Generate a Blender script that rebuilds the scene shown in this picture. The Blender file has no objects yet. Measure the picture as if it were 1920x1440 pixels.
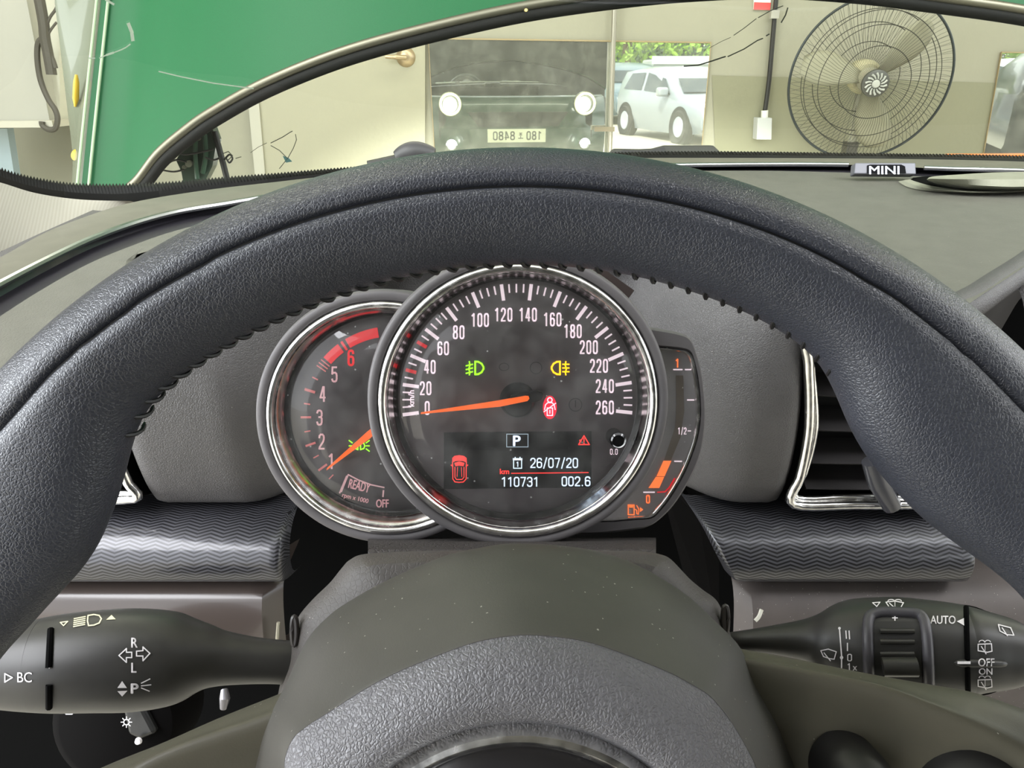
import bpy, bmesh, math, random
from mathutils import Vector, Matrix
from mathutils.bvhtree import BVHTree
random.seed(7)
rad = math.radians
sc = bpy.context.scene
col = sc.collection

# ------------------------------------------------------------------ camera, world, lights, exposure
PITCH = rad(23.0); FPX = 1380.0
CAM = Vector((0, 0, 1.25))
RT = Vector((1, 0, 0)); FW = Vector((0, math.cos(PITCH), -math.sin(PITCH))); UP = Vector((0, math.sin(PITCH), math.cos(PITCH)))
cd = bpy.data.cameras.new('camera'); cam = bpy.data.objects.new('camera', cd); col.objects.link(cam)
cd.sensor_fit = 'HORIZONTAL'; cd.sensor_width = 36; cd.lens = FPX / 1920 * 36; cd.clip_start = .01; cd.clip_end = 300
cam.location = CAM; cam.rotation_euler = (math.pi / 2 - PITCH, 0, 0)
sc.camera = cam
sc.view_settings.view_transform = 'Standard'; sc.view_settings.look = 'None'
sc.view_settings.gamma = 1; sc.view_settings.use_curve_mapping = False
sc.view_settings.exposure = 1.2
wd = bpy.data.worlds.new('world'); sc.world = wd; wd.use_nodes = True
wn = wd.node_tree; wn.nodes.clear()
wo = wn.nodes.new('ShaderNodeOutputWorld'); wb = wn.nodes.new('ShaderNodeBackground')
sky = wn.nodes.new('ShaderNodeTexSky'); sky.sky_type = 'HOSEK_WILKIE'; sky.turbidity = 4.5; sky.ground_albedo = .4
sky.sun_direction = Vector((-.35, .55, .76)).normalized()
mxw = wn.nodes.new('ShaderNodeMix'); mxw.data_type = 'RGBA'; mxw.inputs[0].default_value = .6
wn.links.new(sky.outputs[0], mxw.inputs[6]); mxw.inputs[7].default_value = (1, 1, 1, 1)
wn.links.new(mxw.outputs[2], wb.inputs[0]); wb.inputs[1].default_value = 2.3
wn.links.new(wb.outputs[0], wo.inputs[0])
sl = bpy.data.lights.new('sun', 'SUN'); sl.energy = 3.6; sl.angle = rad(1); sl.color = (1, .96, .88)
so = bpy.data.objects.new('sun', sl); col.objects.link(so)
so.rotation_euler = Vector((.35, -.55, -.76)).to_track_quat('-Z', 'Y').to_euler()
def lamp(name, loc, sx, sy, e, c=(1, 1, 1), rot=(0, 0, 0)):
    l = bpy.data.lights.new(name, 'AREA'); l.shape = 'RECTANGLE'; l.size = sx; l.size_y = sy; l.energy = e; l.color = c
    o = bpy.data.objects.new(name, l); col.objects.link(o); o.location = loc; o.rotation_euler = rot
    return o
# unseen workshop ceiling rows; rear pair enlarged to brighten dash and chrome
lamp('unseen_ceiling_light', (-.6, 3.0, 3.3), 3.6, .25, 30, (1, .98, .86))
lamp('unseen_ceiling_light', (2.6, 3.0, 3.3), 3.6, .25, 30, (1, .98, .86))
lamp('unseen_ceiling_light', (-1.7, -1.2, 3.3), .9, 3.0, 70, (.95, .96, 1))
lamp('unseen_ceiling_light', (2.3, -1.2, 3.3), .9, 3.0, 70, (.95, .96, 1))

# added side lamp for window light from the left, brightens the wheel rim
lamp('left_window_fill', (-2.9, -.3, 1.55), 2.2, 1.7, 62, (.9, .95, 1), (0, -math.pi / 2, 0))

# ------------------------------------------------------------------ helpers
def ray(px, py): return FW + RT * ((px - 960) / FPX) + UP * ((720 - py) / FPX)
def at(px, py, d): return CAM + ray(px, py) * d
def hit(px, py, P0, n):
    r = ray(px, py); return CAM + r * ((P0 - CAM).dot(n) / r.dot(n))
def W(x, y, z): return CAM + Vector((x, y, z))          # metres from the camera, car axes
R1 = rad(-1.0)
def yz(y, z): return (y * math.cos(R1) - z * math.sin(R1), y * math.sin(R1) + z * math.cos(R1))
def WY(x, y, z):
    a, b = yz(y, z); return CAM + Vector((x, a, b))
def lerp(a, b, t): return a + (b - a) * t
def interp(x, xs, ys):
    if x <= xs[0]: return ys[0]
    for i in range(len(xs) - 1):
        if x <= xs[i + 1]:
            t = (x - xs[i]) / (xs[i + 1] - xs[i]); return ys[i] + (ys[i + 1] - ys[i]) * t
    return ys[-1]
def cr(pts, n, closed=False):
    """Catmull-Rom through pts (tuples or Vectors), n samples per segment"""
    P = [Vector(p) for p in pts]; out = []; m = len(P)
    segs = m if closed else m - 1
    for i in range(segs):
        if closed: a, b, c, d = P[i - 1], P[i], P[(i + 1) % m], P[(i + 2) % m]
        else: a, b, c, d = P[max(i - 1, 0)], P[i], P[i + 1], P[min(i + 2, m - 1)]
        for k in range(n):
            t = k / n
            out.append(.5 * ((2 * b) + (c - a) * t + (2 * a - 5 * b + 4 * c - d) * t * t + (3 * b - a - 3 * c + d) * t ** 3))
    if not closed: out.append(P[-1].copy())
    return out
def resample(pts, n):
    P = [Vector(p) for p in pts]; L = [0]
    for i in range(1, len(P)): L.append(L[-1] + (P[i] - P[i - 1]).length)
    out = []
    for k in range(n):
        s = L[-1] * k / (n - 1); j = 0
        while j < len(P) - 2 and L[j + 1] < s: j += 1
        t = (s - L[j]) / max(L[j + 1] - L[j], 1e-9); out.append(P[j].lerp(P[j + 1], min(max(t, 0), 1)))
    return out

class MB:
    def __init__(s): s.v = []; s.f = []; s.uv = None
    def add(s, vs, fs):
        b = len(s.v); s.v += [Vector(v) for v in vs]; s.f += [tuple(b + i for i in f) for f in fs]
    def digits(s, t, cx, cy, w, h, sw, rot=0):
        """condensed gauge numerals drawn with strokes; w is the width of one figure"""
        adv = {'/': .75, '.': .45, '1': .95}; gap = sw * .85
        ws = [w * adv.get(c, 1) for c in t]; tot = sum(ws) + gap * (len(t) - 1); x = cx - tot / 2; ca, sa = math.cos(rot), math.sin(rot)
        for c, cw in zip(t, ws):
            for st in GL[c]:
                P = []
                for a, b in st:
                    X = x + sw / 2 + a * (cw - sw) - cx; Y = -h / 2 + sw / 2 + b * (h - sw); P.append((cx + X * ca - Y * sa, cy + X * sa + Y * ca))
                s.stroke(P, sw, step=99)
            x += cw + gap
        return s
    def poly(s, pts): s.add(pts, [tuple(range(len(pts)))])
    def grid(s, rows, closed=False, cap0=False, cap1=False):
        n = len(rows[0]); b = len(s.v)
        for r in rows: s.v += [Vector(p) for p in r]
        for i in range(len(rows) - 1):
            for j in range(n if closed else n - 1):
                k = (j + 1) % n
                s.f.append((b + i * n + j, b + i * n + k, b + (i + 1) * n + k, b + (i + 1) * n + j))
        if cap0: s.f.append(tuple(b + j for j in range(n)))
        if cap1: s.f.append(tuple(b + (len(rows) - 1) * n + j for j in range(n)))
    def box(s, c, h, ax=None):
        ax = ax or (Vector((1, 0, 0)), Vector((0, 1, 0)), Vector((0, 0, 1)))
        c = Vector(c); vs = [c + ax[0] * h[0] * i + ax[1] * h[1] * j + ax[2] * h[2] * k for i in (-1, 1) for j in (-1, 1) for k in (-1, 1)]
        s.add(vs, [(0, 1, 3, 2), (4, 6, 7, 5), (0, 4, 5, 1), (2, 3, 7, 6), (0, 2, 6, 4), (1, 5, 7, 3)])
    def tube(s, path, r, n=10, closed=False, caps=True):
        P = [Vector(p) for p in path]; m = len(P); rows = []
        ref = None
        for i in range(m):
            if closed: t = P[(i + 1) % m] - P[i - 1]
            else: t = P[min(i + 1, m - 1)] - P[max(i - 1, 0)]
            t.normalize()
            if ref is None: ref = t.orthogonal().normalized()
            ref = (ref - t * ref.dot(t)).normalized(); q = t.cross(ref)
            rr = r[i] if isinstance(r, (list, tuple)) else r
            rows.append([P[i] + (ref * math.cos(a) + q * math.sin(a)) * rr for a in [2 * math.pi * k / n for k in range(n)]])
        if closed: rows.append(rows[0])
        s.grid(rows, True, caps and not closed, caps and not closed)
    def lathe(s, O, ex, ey, ez, prof, n=64, cap0=False, cap1=False):
        rows = [[O + (ex * math.cos(2 * math.pi * k / n) + ey * math.sin(2 * math.pi * k / n)) * r + ez * h for k in range(n)] for r, h in prof]
        s.grid(rows, True, cap0, cap1)
    def prism(s, pts, off):
        n = len(pts); P = [Vector(p) for p in pts]; Q = [p + off for p in P]
        s.add(P + Q, [tuple(range(n)), tuple(range(2 * n - 1, n - 1, -1))] + [(i, (i + 1) % n, n + (i + 1) % n, n + i) for i in range(n)])
    def keep(s, fn):
        s.f = [f for f in s.f if fn(sum((s.v[i] for i in f), Vector()) / len(f))]
    def build(s, name, m, parent=None, smooth=True, angle=40, at0=None, bevel=0):
        root = Vector(parent['_root']) if parent is not None else None
        loc = root if root is not None else (at0 if at0 is not None else (sum(s.v, Vector()) / max(len(s.v), 1)))
        used = sorted({i for f in s.f for i in f}); mp = {k: i for i, k in enumerate(used)}
        me = bpy.data.meshes.new(name)
        me.from_pydata([tuple(s.v[i] - loc) for i in used], [], [tuple(mp[i] for i in f) for f in s.f])
        bm = bmesh.new(); bm.from_mesh(me); bmesh.ops.remove_doubles(bm, verts=bm.verts, dist=1e-6)
        bmesh.ops.recalc_face_normals(bm, faces=bm.faces); bm.to_mesh(me); bm.free()
        if s.uv:
            pass
        me.materials.append(m)
        if smooth:
            me.shade_smooth()
            try: me.set_sharp_from_angle(angle=rad(angle))
            except Exception: pass
        o = bpy.data.objects.new(name, me); col.objects.link(o)
        if parent is not None: o.parent = parent
        else: o.location = loc
        o['_root'] = tuple(loc)
        if bevel:
            b = o.modifiers.new('bevel', 'BEVEL'); b.width = bevel; b.segments = 2; b.limit_method = 'ANGLE'
        return o

def thing(name, label, cat, loc, group=None):
    o = bpy.data.objects.new(name, None); col.objects.link(o); o.location = loc; o.empty_display_size = .02
    o['label'] = label; o['category'] = cat; o['_root'] = tuple(loc)
    if group: o['group'] = group
    return o
def tag(o, label, cat, group=None):
    o['label'] = label; o['category'] = cat
    if group: o['group'] = group
    return o
def struct(o, label=None):
    o['kind'] = 'structure'
    if label: o['label'] = label
    return o

# ------------------------------------------------------------------ materials
def lin(c): return tuple((x / 255 / 12.92 if x / 255 <= .04045 else ((x / 255 + .055) / 1.055) ** 2.4) for x in c)
class N:
    def __init__(s, name):
        s.m = bpy.data.materials.new(name); s.m.use_nodes = True; s.t = s.m.node_tree
        s.b = s.t.nodes['Principled BSDF']; s.out = s.t.nodes['Material Output']
    def n(s, typ, **kw):
        x = s.t.nodes.new('ShaderNode' + typ)
        for k, v in kw.items(): setattr(x, k, v)
        return x
    def l(s, a, b): s.t.links.new(a, b)
    def math(s, op, a, b=None, c=None, clamp=False):
        x = s.n('Math', operation=op); x.use_clamp = clamp
        for i, q in enumerate((a, b, c)):
            if q is None: continue
            if isinstance(q, (int, float)): x.inputs[i].default_value = q
            else: s.l(q, x.inputs[i])
        return x.outputs[0]
    def coord(s, kind='Object', scale=None):
        c = s.n('TexCoord').outputs[kind]
        if scale:
            mp = s.n('Mapping'); mp.inputs['Scale'].default_value = scale if isinstance(scale, (tuple, list)) else (scale,) * 3
            s.l(c, mp.inputs[0]); c = mp.outputs[0]
        return c
    def noise(s, scale, detail=3, rough=.5, vec=None):
        x = s.n('TexNoise'); x.inputs['Scale'].default_value = scale; x.inputs['Detail'].default_value = detail; x.inputs['Roughness'].default_value = rough
        s.l(vec if vec is not None else s.coord(), x.inputs['Vector']); return x.outputs['Fac']
    def ramp(s, fac, stops):
        r = s.n('ValToRGB'); e = r.color_ramp.elements
        while len(e) < len(stops): e.new(.5)
        for i, (p, c) in enumerate(stops): e[i].position = p; e[i].color = tuple(c) + (1,) if len(c) == 3 else c
        s.l(fac, r.inputs[0]); return r.outputs[0]
    def mix(s, fac, a, b):
        x = s.n('Mix', data_type='RGBA')
        for i, q in ((0, fac), (6, a), (7, b)):
            if isinstance(q, (int, float)): x.inputs[i].default_value = q
            elif isinstance(q, tuple): x.inputs[i].default_value = q + (1,) if len(q) == 3 else q
            else: s.l(q, x.inputs[i])
        return x.outputs[2]
    def bump(s, h, strength=.3, dist=.001, normal=None):
        b = s.n('Bump'); b.inputs['Strength'].default_value = strength; b.inputs['Distance'].default_value = dist
        s.l(h, b.inputs['Height'])
        if normal is not None: s.l(normal, b.inputs['Normal'])
        s.l(b.outputs[0], s.b.inputs['Normal']); return b.outputs[0]
def M(name, c, rough=.5, metal=0, spec=.5, emit=None, es=1, coat=0, var=0, vscale=20):
    q = N(name); b = q.b
    cc = lin(c) if max(c) > 1.01 else tuple(c)
    b.inputs['Base Color'].default_value = cc + (1,); b.inputs['Roughness'].default_value = rough
    b.inputs['Metallic'].default_value = metal; b.inputs['Specular IOR Level'].default_value = spec
    b.inputs['Coat Weight'].default_value = coat; b.inputs['Coat Roughness'].default_value = .05
    if var:
        f = q.noise(vscale, 4); q.l(q.mix(f, tuple(x * (1 - var) for x in cc), tuple(min(x * (1 + var), 1) for x in cc)), b.inputs['Base Color'])
    if emit:
        b.inputs['Emission Color'].default_value = lin(emit) + (1,); b.inputs['Emission Strength'].default_value = es
    return q.m
def leather(name, c, rough, cell, strength, dist, dust=0, soft=.12, speck=.55, warp=.35):
    q = N(name); cc = lin(c)
    co = q.coord()
    nz = q.n('TexNoise'); nz.inputs['Scale'].default_value = cell * .55; nz.inputs['Detail'].default_value = 2; q.l(co, nz.inputs['Vector'])
    mixv = q.n('Mix', data_type='VECTOR'); mixv.inputs[0].default_value = warp / cell * 1.0
    va = q.n('VectorMath', operation='SUBTRACT'); q.l(nz.outputs['Color'], va.inputs[0]); va.inputs[1].default_value = (.5, .5, .5)
    vs = q.n('VectorMath', operation='SCALE'); q.l(va.outputs[0], vs.inputs[0]); vs.inputs['Scale'].default_value = warp * 3 / cell
    vd = q.n('VectorMath', operation='ADD'); q.l(co, vd.inputs[0]); q.l(vs.outputs[0], vd.inputs[1])
    vo = q.n('TexVoronoi', feature='DISTANCE_TO_EDGE'); vo.inputs['Scale'].default_value = cell; q.l(vd.outputs[0], vo.inputs['Vector'])
    h = q.math('MINIMUM', vo.outputs['Distance'], soft)
    h = q.math('MULTIPLY', h, 1 / soft)
    f = q.noise(60, 4)
    base = q.mix(f, tuple(x * .8 for x in cc), tuple(x * 1.2 for x in cc))
    if dust:
        v2 = q.n('TexVoronoi', feature='F1'); v2.inputs['Scale'].default_value = 560; q.l(vd.outputs[0], v2.inputs['Vector'])
        sz = q.math('LESS_THAN', v2.outputs['Distance'], .13)
        sel = q.n('SeparateColor'); q.l(v2.outputs['Color'], sel.inputs[0])
        s2 = q.math('MULTIPLY', sz, q.math('GREATER_THAN', sel.outputs[0], 1 - dust))
        base = q.mix(q.math('MULTIPLY', s2, speck), base, (.5, .48, .42))
    q.l(base, q.b.inputs['Base Color'])
    q.b.inputs['Roughness'].default_value = rough
    fine = q.noise(cell * 4, 2)
    q.bump(q.math('ADD', h, q.math('MULTIPLY', fine, .25)), strength, dist)
    return q.m
rim_leather = leather('rim_leather', (49, 51, 58), .34, 1050, .3, .0005, soft=.2)
rim_smooth = M('rim_smooth_leather', (22, 23, 27), .5)
pad_leather = leather('airbag_grain', (94, 93, 96), .4, 880, .4, .0006, soft=.25, warp=.6)
pad_smooth = leather('airbag_soft_touch', (65, 63, 58), .55, 900, .06, .0003, dust=.1, speck=.6)
dash_grain = leather('dash_grain', (74, 72, 72), .5, 640, .35, .0008, dust=.012, soft=.18)
dash_top_m = leather('dash_top_grain', (90, 89, 81), .62, 520, .2, .0006, dust=.012, soft=.2)
column_m = leather('column_plastic', (62, 58, 55), .6, 500, .25, .0005, dust=.06)
spoke_m = leather('spoke_soft_touch', (80, 77, 65), .5, 900, .05, .0003, dust=.03)
stalk_m = M('stalk_plastic', (48, 47, 45), .42, var=.12, vscale=300)
black_m = M('black_plastic', (7, 6, 6), .85, spec=.06)
vblack_m = M('recess_black', (5, 5, 5), .9, spec=.05)
gloss_black = M('gloss_black', (10, 10, 11), .12)
housing_m = leather('gauge_housing', (78, 75, 76), .55, 1500, .12, .0003)
def chrome_mat():
    q = N('chrome'); q.b.inputs['Metallic'].default_value = 1
    f = q.noise(220, 4); q.l(q.ramp(f, [(.35, (.74, .73, .71)), (.65, (.95, .94, .92))]), q.b.inputs['Base Color'])
    q.l(q.ramp(f, [(.3, (.14,) * 3), (.75, (.3,) * 3)]), q.b.inputs['Roughness']); return q.m
chrome = chrome_mat()
silver = M('satin_silver', (176, 176, 178), .3, 1)
white_print = M('white_print', (228, 224, 226), .5)
def backlit(name, c, e, s):
    return M(name, c, .5, emit=e, es=s)
num_m = backlit('backlit_numerals', (230, 212, 220), (230, 212, 220), .36)
redprint = backlit('backlit_red', (210, 30, 38), (225, 30, 40), .25)
pinkprint = backlit('backlit_pink', (214, 120, 118), (214, 120, 118), .12)
orange_m = backlit('needle_orange', (250, 105, 30), (255, 105, 30), .35)
lamp_green = backlit('lamp_green', (120, 230, 20), (130, 255, 20), 1.1)
lamp_amber = backlit('lamp_amber', (255, 190, 10), (255, 185, 8), 1.1)
lamp_red = backlit('lamp_red', (255, 30, 50), (255, 30, 50), 1.0)
lcd_white = backlit('lcd_white', (190, 212, 235), (205, 225, 245), .6)
lcd_red = backlit('lcd_red', (235, 50, 50), (235, 50, 45), .8)
fuel_orange = backlit('fuel_orange', (255, 120, 60), (255, 120, 60), .45)

def glass_mat(name, tint=(1, 1, 1), gloss=1.0, dust=.0, rough=.02, dscale=60, dcol=(.6, .6, .58)):
    q = N(name); t = q.t
    tr = q.n('BsdfTransparent'); tr.inputs[0].default_value = tint + (1,)
    gl = q.n('BsdfGlossy'); gl.inputs['Roughness'].default_value = rough
    fr = q.n('Fresnel'); fr.inputs[0].default_value = 1.45
    m1 = q.n('MixShader'); q.l(q.math('MULTIPLY', fr.outputs[0], gloss), m1.inputs[0]); q.l(tr.outputs[0], m1.inputs[1]); q.l(gl.outputs[0], m1.inputs[2])
    last = m1
    if dust:
        di = q.n('BsdfDiffuse'); di.inputs[0].default_value = dcol + (1,)
        nf = q.noise(dscale, 5, .65); co = q.coord()
        v2 = q.n('TexVoronoi', feature='F1'); v2.inputs['Scale'].default_value = dscale * 5; q.l(co, v2.inputs['Vector'])
        sp = q.math('MULTIPLY', q.math('LESS_THAN', v2.outputs['Distance'], .14), .25)
        sel = q.n('SeparateColor'); q.l(v2.outputs['Color'], sel.inputs[0])
        sp = q.math('MULTIPLY', sp, q.math('GREATER_THAN', sel.outputs[0], .86))
        fac = q.math('ADD', q.math('MULTIPLY', q.math('POWER', nf, 2), dust * 4), sp, clamp=True)
        m2 = q.n('MixShader'); q.l(fac, m2.inputs[0]); q.l(m1.outputs[0], m2.inputs[1]); q.l(di.outputs[0], m2.inputs[2]); last = m2
    q.l(last.outputs[0], q.out.inputs[0]); return q.m
lens_glass = glass_mat('gauge_lens', (1, 1, 1), 1.0, .05, .03, 60)
fuel_lens = glass_mat('fuel_lens', (1, 1, 1), 1.0, .05, .03, 90)
wind_glass = glass_mat('windscreen_glass', (.95, .985, .91), .035, 0, .0)
pane_dark = M('car_glass', (40, 50, 55), .08)

def zigzag_mat():
    q = N('zigzag_trim'); co = q.coord('UV'); sp = q.n('SeparateXYZ'); q.l(co, sp.inputs[0])
    tri = q.math('PINGPONG', sp.outputs[0], .5)                      # period 1
    ph = q.math('ADD', q.math('MULTIPLY', sp.outputs[1], 1.0), q.math('MULTIPLY', tri, 2.3))
    w = q.math('PINGPONG', ph, .5)
    w = q.math('MULTIPLY', w, 2)
    m = q.math('SMOOTH_MIN', w, .6, .2)
    f = q.ramp(w, [(.35, (0, 0, 0)), (.62, (1, 1, 1))])
    q.l(q.mix(f, lin((20, 20, 23)), lin((74, 74, 79))), q.b.inputs['Base Color'])
    q.b.inputs['Roughness'].default_value = .4; q.b.inputs['Metallic'].default_value = .3
    q.b.inputs['Coat Weight'].default_value = .35; q.b.inputs['Coat Roughness'].default_value = .1
    q.bump(f, .15, .0003); return q.m
zigzag = zigzag_mat()
def uv_from(o, fn):
    me = o.data; uv = me.uv_layers.new(name='UVMap'); base = Vector(o['_root'])
    for lp in me.loops: uv.data[lp.index].uv = fn(me.vertices[lp.vertex_index].co + base)

# ------------------------------------------------------------------ px shapes: text, strokes, printed on surfaces
_tc = {}
def text_shape(s):
    if s in _tc: return _tc[s]
    c = bpy.data.curves.new('t', 'FONT'); c.body = s; c.resolution_u = 4
    o = bpy.data.objects.new('t', c); col.objects.link(o)
    dg = bpy.context.evaluated_depsgraph_get(); me = bpy.data.meshes.new_from_object(o.evaluated_get(dg))
    v = [(q.co.x, q.co.y) for q in me.vertices]; f = [tuple(p.vertices) for p in me.polygons]
    bpy.data.objects.remove(o); bpy.data.curves.remove(c); bpy.data.meshes.remove(me)
    x0 = min(a for a, b in v); x1 = max(a for a, b in v); y0 = min(b for a, b in v); y1 = max(b for a, b in v)
    v = [((a - x0) / (x1 - x0), (b - y0) / (y1 - y0)) for a, b in v]
    _tc[s] = (v, f); return _tc[s]
GL = {'0': [[(0, .16), (.14, .04), (.34, 0), (.66, 0), (.86, .04), (1, .16), (1, .84), (.86, .96), (.66, 1), (.34, 1), (.14, .96), (0, .84), (0, .16)]],
 '1': [[(.1, .16), (.62, 0), (.62, 1)]],
 '2': [[(0, .22), (.05, .1), (.3, 0), (.7, 0), (.95, .1), (1, .22), (.97, .36), (.8, .52), (.1, .88), (0, 1), (1, 1)]],
 '3': [[(0, .16), (.14, .04), (.34, 0), (.66, 0), (.9, .07), (1, .2), (.98, .36), (.8, .46), (.4, .47)], [(.8, .46), (1, .58), (1, .82), (.88, .95), (.66, 1), (.34, 1), (.12, .95), (0, .82)]],
 '4': [[(.76, 1), (.76, 0), (.6, 0), (0, .74), (1, .74)]],
 '5': [[(.95, 0), (.08, 0), (.02, .46), (.3, .38), (.68, .38), (.92, .45), (1, .58), (1, .82), (.88, .95), (.66, 1), (.34, 1), (.12, .95), (0, .84)]],
 '6': [[(.98, .18), (.88, .05), (.66, 0), (.34, 0), (.12, .05), (0, .18), (0, .84), (.12, .95), (.34, 1), (.66, 1), (.88, .95), (1, .84), (1, .58), (.88, .46), (.66, .42), (.34, .42), (.12, .46), (0, .56)]],
 '7': [[(0, 0), (1, 0), (.38, 1)]],
 '8': [[(.5, .46), (.14, .4), (.04, .26), (.04, .14), (.16, .03), (.36, 0), (.64, 0), (.84, .03), (.96, .14), (.96, .26), (.86, .4), (.5, .46), (.12, .54), (0, .66), (0, .86), (.14, .97), (.36, 1), (.64, 1), (.86, .97), (1, .86), (1, .66), (.88, .54), (.5, .46)]],
 '/': [[(1, -.08), (0, 1.1)]], '.': [[(.3, .96), (.3, 1.0)]]}
class Ink:
    """flat marks laid out in picture units, then printed on a surface by fn(px, py, lift)"""
    def __init__(s): s.v = []; s.f = []
    def raw(s, v, f):
        b = len(s.v); s.v += v; s.f += [tuple(b + i for i in q) for q in f]
    def text(s, t, cx, cy, w, h, rot=0, bold=0):
        v, f = text_shape(t); ca, sa = math.cos(rot), math.sin(rot)
        offs = [(0, 0)] if not bold else [(-bold, 0), (bold, 0), (0, 0), (0, bold * .7), (0, -bold * .7)]
        for ox, oy in offs:
            pts = []
            for a, b in v:
                x = (a - .5) * w + ox; y = -(b - .5) * h + oy
                pts.append((cx + x * ca - y * sa, cy + x * sa + y * ca))
            s.raw(pts, f)
        return s
    def digits(s, t, cx, cy, w, h, sw, rot=0):
        """condensed gauge numerals drawn with strokes; w is the width of one figure"""
        adv = {'/': .75, '.': .45, '1': .95}; gap = sw * .85
        ws = [w * adv.get(c, 1) for c in t]; tot = sum(ws) + gap * (len(t) - 1); x = cx - tot / 2; ca, sa = math.cos(rot), math.sin(rot)
        for c, cw in zip(t, ws):
            for st in GL[c]:
                P = []
                for a, b in st:
                    X = x + sw / 2 + a * (cw - sw) - cx; Y = -h / 2 + sw / 2 + b * (h - sw); P.append((cx + X * ca - Y * sa, cy + X * sa + Y * ca))
                s.stroke(P, sw, step=99)
            x += cw + gap
        return s
    def poly(s, pts): s.raw(list(pts), [tuple(range(len(pts)))]); return s
    def stroke(s, pts, w, closed=False, step=8):
        P = list(pts) + ([pts[0]] if closed else [])
        for (x0, y0), (x1, y1) in zip(P[:-1], P[1:]):
            L = math.hypot(x1 - x0, y1 - y0)
            if L < 1e-6: continue
            dx, dy = (x1 - x0) / L, (y1 - y0) / L; e = w * .35; n = max(1, int(L / step))
            A = []
            for k in range(n + 1):
                t = -e + (L + 2 * e) * k / n; x, y = x0 + dx * t, y0 + dy * t
                A.append(((x - dy * w / 2, y + dx * w / 2), (x + dy * w / 2, y - dx * w / 2)))
            for k in range(n): s.raw([A[k][0], A[k][1], A[k + 1][1], A[k + 1][0]], [(0, 1, 2, 3)])
        return s
    def arc(s, cx, cy, rx, ry, a0, a1, w, n=20):
        return s.stroke([(cx + rx * math.cos(rad(lerp(a0, a1, k / n))), cy + ry * math.sin(rad(lerp(a0, a1, k / n)))) for k in range(n + 1)], w, step=100)
    def disc(s, cx, cy, rx, ry=None, n=20):
        ry = ry or rx; return s.poly([(cx + rx * math.cos(2 * math.pi * k / n), cy + ry * math.sin(2 * math.pi * k / n)) for k in range(n)])
    def print(s, name, m, parent, fn, lift):
        mb = MB(); mb.add([fn(x, y, lift) for x, y in s.v], s.f); return mb.build(name, m, parent, smooth=False)
def plane_fn(O, n):
    return lambda x, y, h: hit(x, y, O + n * h, n)
def bvh_fn(objs):
    trees = []
    for o in objs:
        b = Vector(o['_root']); me = o.data
        trees.append(BVHTree.FromPolygons([v.co + b for v in me.vertices], [tuple(p.vertices) for p in me.polygons]))
    def fn(x, y, h):
        d = ray(x, y).normalized(); best = None
        for t in trees:
            q = t.ray_cast(CAM, d)
            if q[0] is not None and (best is None or q[3] < best): best = q[3]
        if best is None:
            for t in trees:
                q = t.find_nearest(CAM + d * .28)
                if best is None: best = (q[0] - CAM).length
        return CAM + d * (best - h)
    return fn

# ------------------------------------------------------------------ setting: workshop
YAW = rad(3.4); WALL_D = 4.3
WN = Vector((math.sin(YAW), -math.cos(YAW), 0)); WP = CAM + Vector((0, WALL_D, 0))
WX = Vector((math.cos(YAW), math.sin(YAW), 0))
def wall(px, py, h=0): return hit(px, py, WP + WN * h, WN)
def mir(P): P = Vector(P); return P - WN * (2 * (P - (WP + WN * .012)).dot(WN))      # reflection in the wall mirror

def paint(name, c, var=.06, rough=.6):
    q = N(name); cc = lin(c); f = q.noise(3.5, 5, .6)
    q.l(q.mix(f, tuple(x * (1 - var) for x in cc), tuple(min(1, x * (1 + var)) for x in cc)), q.b.inputs['Base Color'])
    q.b.inputs['Roughness'].default_value = rough; q.bump(q.noise(40, 3), .08, .01); return q.m
wall_up = paint('cream_wall_paint', (141, 139, 123)); wall_lo = paint('grey_wall_paint', (122, 121, 100))
door_m = paint('door_paint', (147, 144, 124), .04, .45)
mb = MB()
c0 = WP + WX * -4.5; c1 = WP + WX * 6
z = Vector((0, 0, 1))
def wallrect(x0, x1, z0, z1, t=.1):
    a = WP + WX * x0; b = WP + WX * x1
    P = [Vector((a.x, a.y, z0)), Vector((b.x, b.y, z0)), Vector((b.x, b.y, z1)), Vector((a.x, a.y, z1))]
    return P, -WN * t
m_ = MB(); m_.prism(*wallrect(-4.5, 6, 0, 3.5)); struct(m_.build('wall_front', wall_up, smooth=False))
lowp = [wall(1335, 141, .004), wall(1900, 156, .004), wall(2500, 172, .004), wall(2500, 700, .004), wall(1335, 700, .004)]
m_ = MB(); m_.poly(lowp)
m_.v = [Vector((p.x, p.y, max(p.z, .001))) for p in m_.v]
struct(m_.build('trim_1', wall_lo, smooth=False), 'grey painted lower band of the cream wall')
m_ = MB(); m_.box((.7, 2.5, 3.55), (5.2, 2.4, .05)); struct(m_.build('ceiling', paint('ceiling_paint', (205, 205, 198)), smooth=False))
def floor_mat():
    q = N('concrete_floor'); f = q.noise(1.3, 6, .6); q.l(q.mix(f, lin((150, 146, 132)), lin((186, 180, 164))), q.b.inputs['Base Color']); q.b.inputs['Roughness'].default_value = .7; return q.m
m_ = MB(); m_.poly([(-40, 4.6, 0), (40, 4.6, 0), (40, -70, 0), (-40, -70, 0)]); struct(m_.build('floor', floor_mat(), smooth=False))
m_ = MB(); m_.box((-4.35, 3.3, 1.75), (.05, 1.3, 1.75)); struct(m_.build('wall_left', wall_up, smooth=False))

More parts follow.
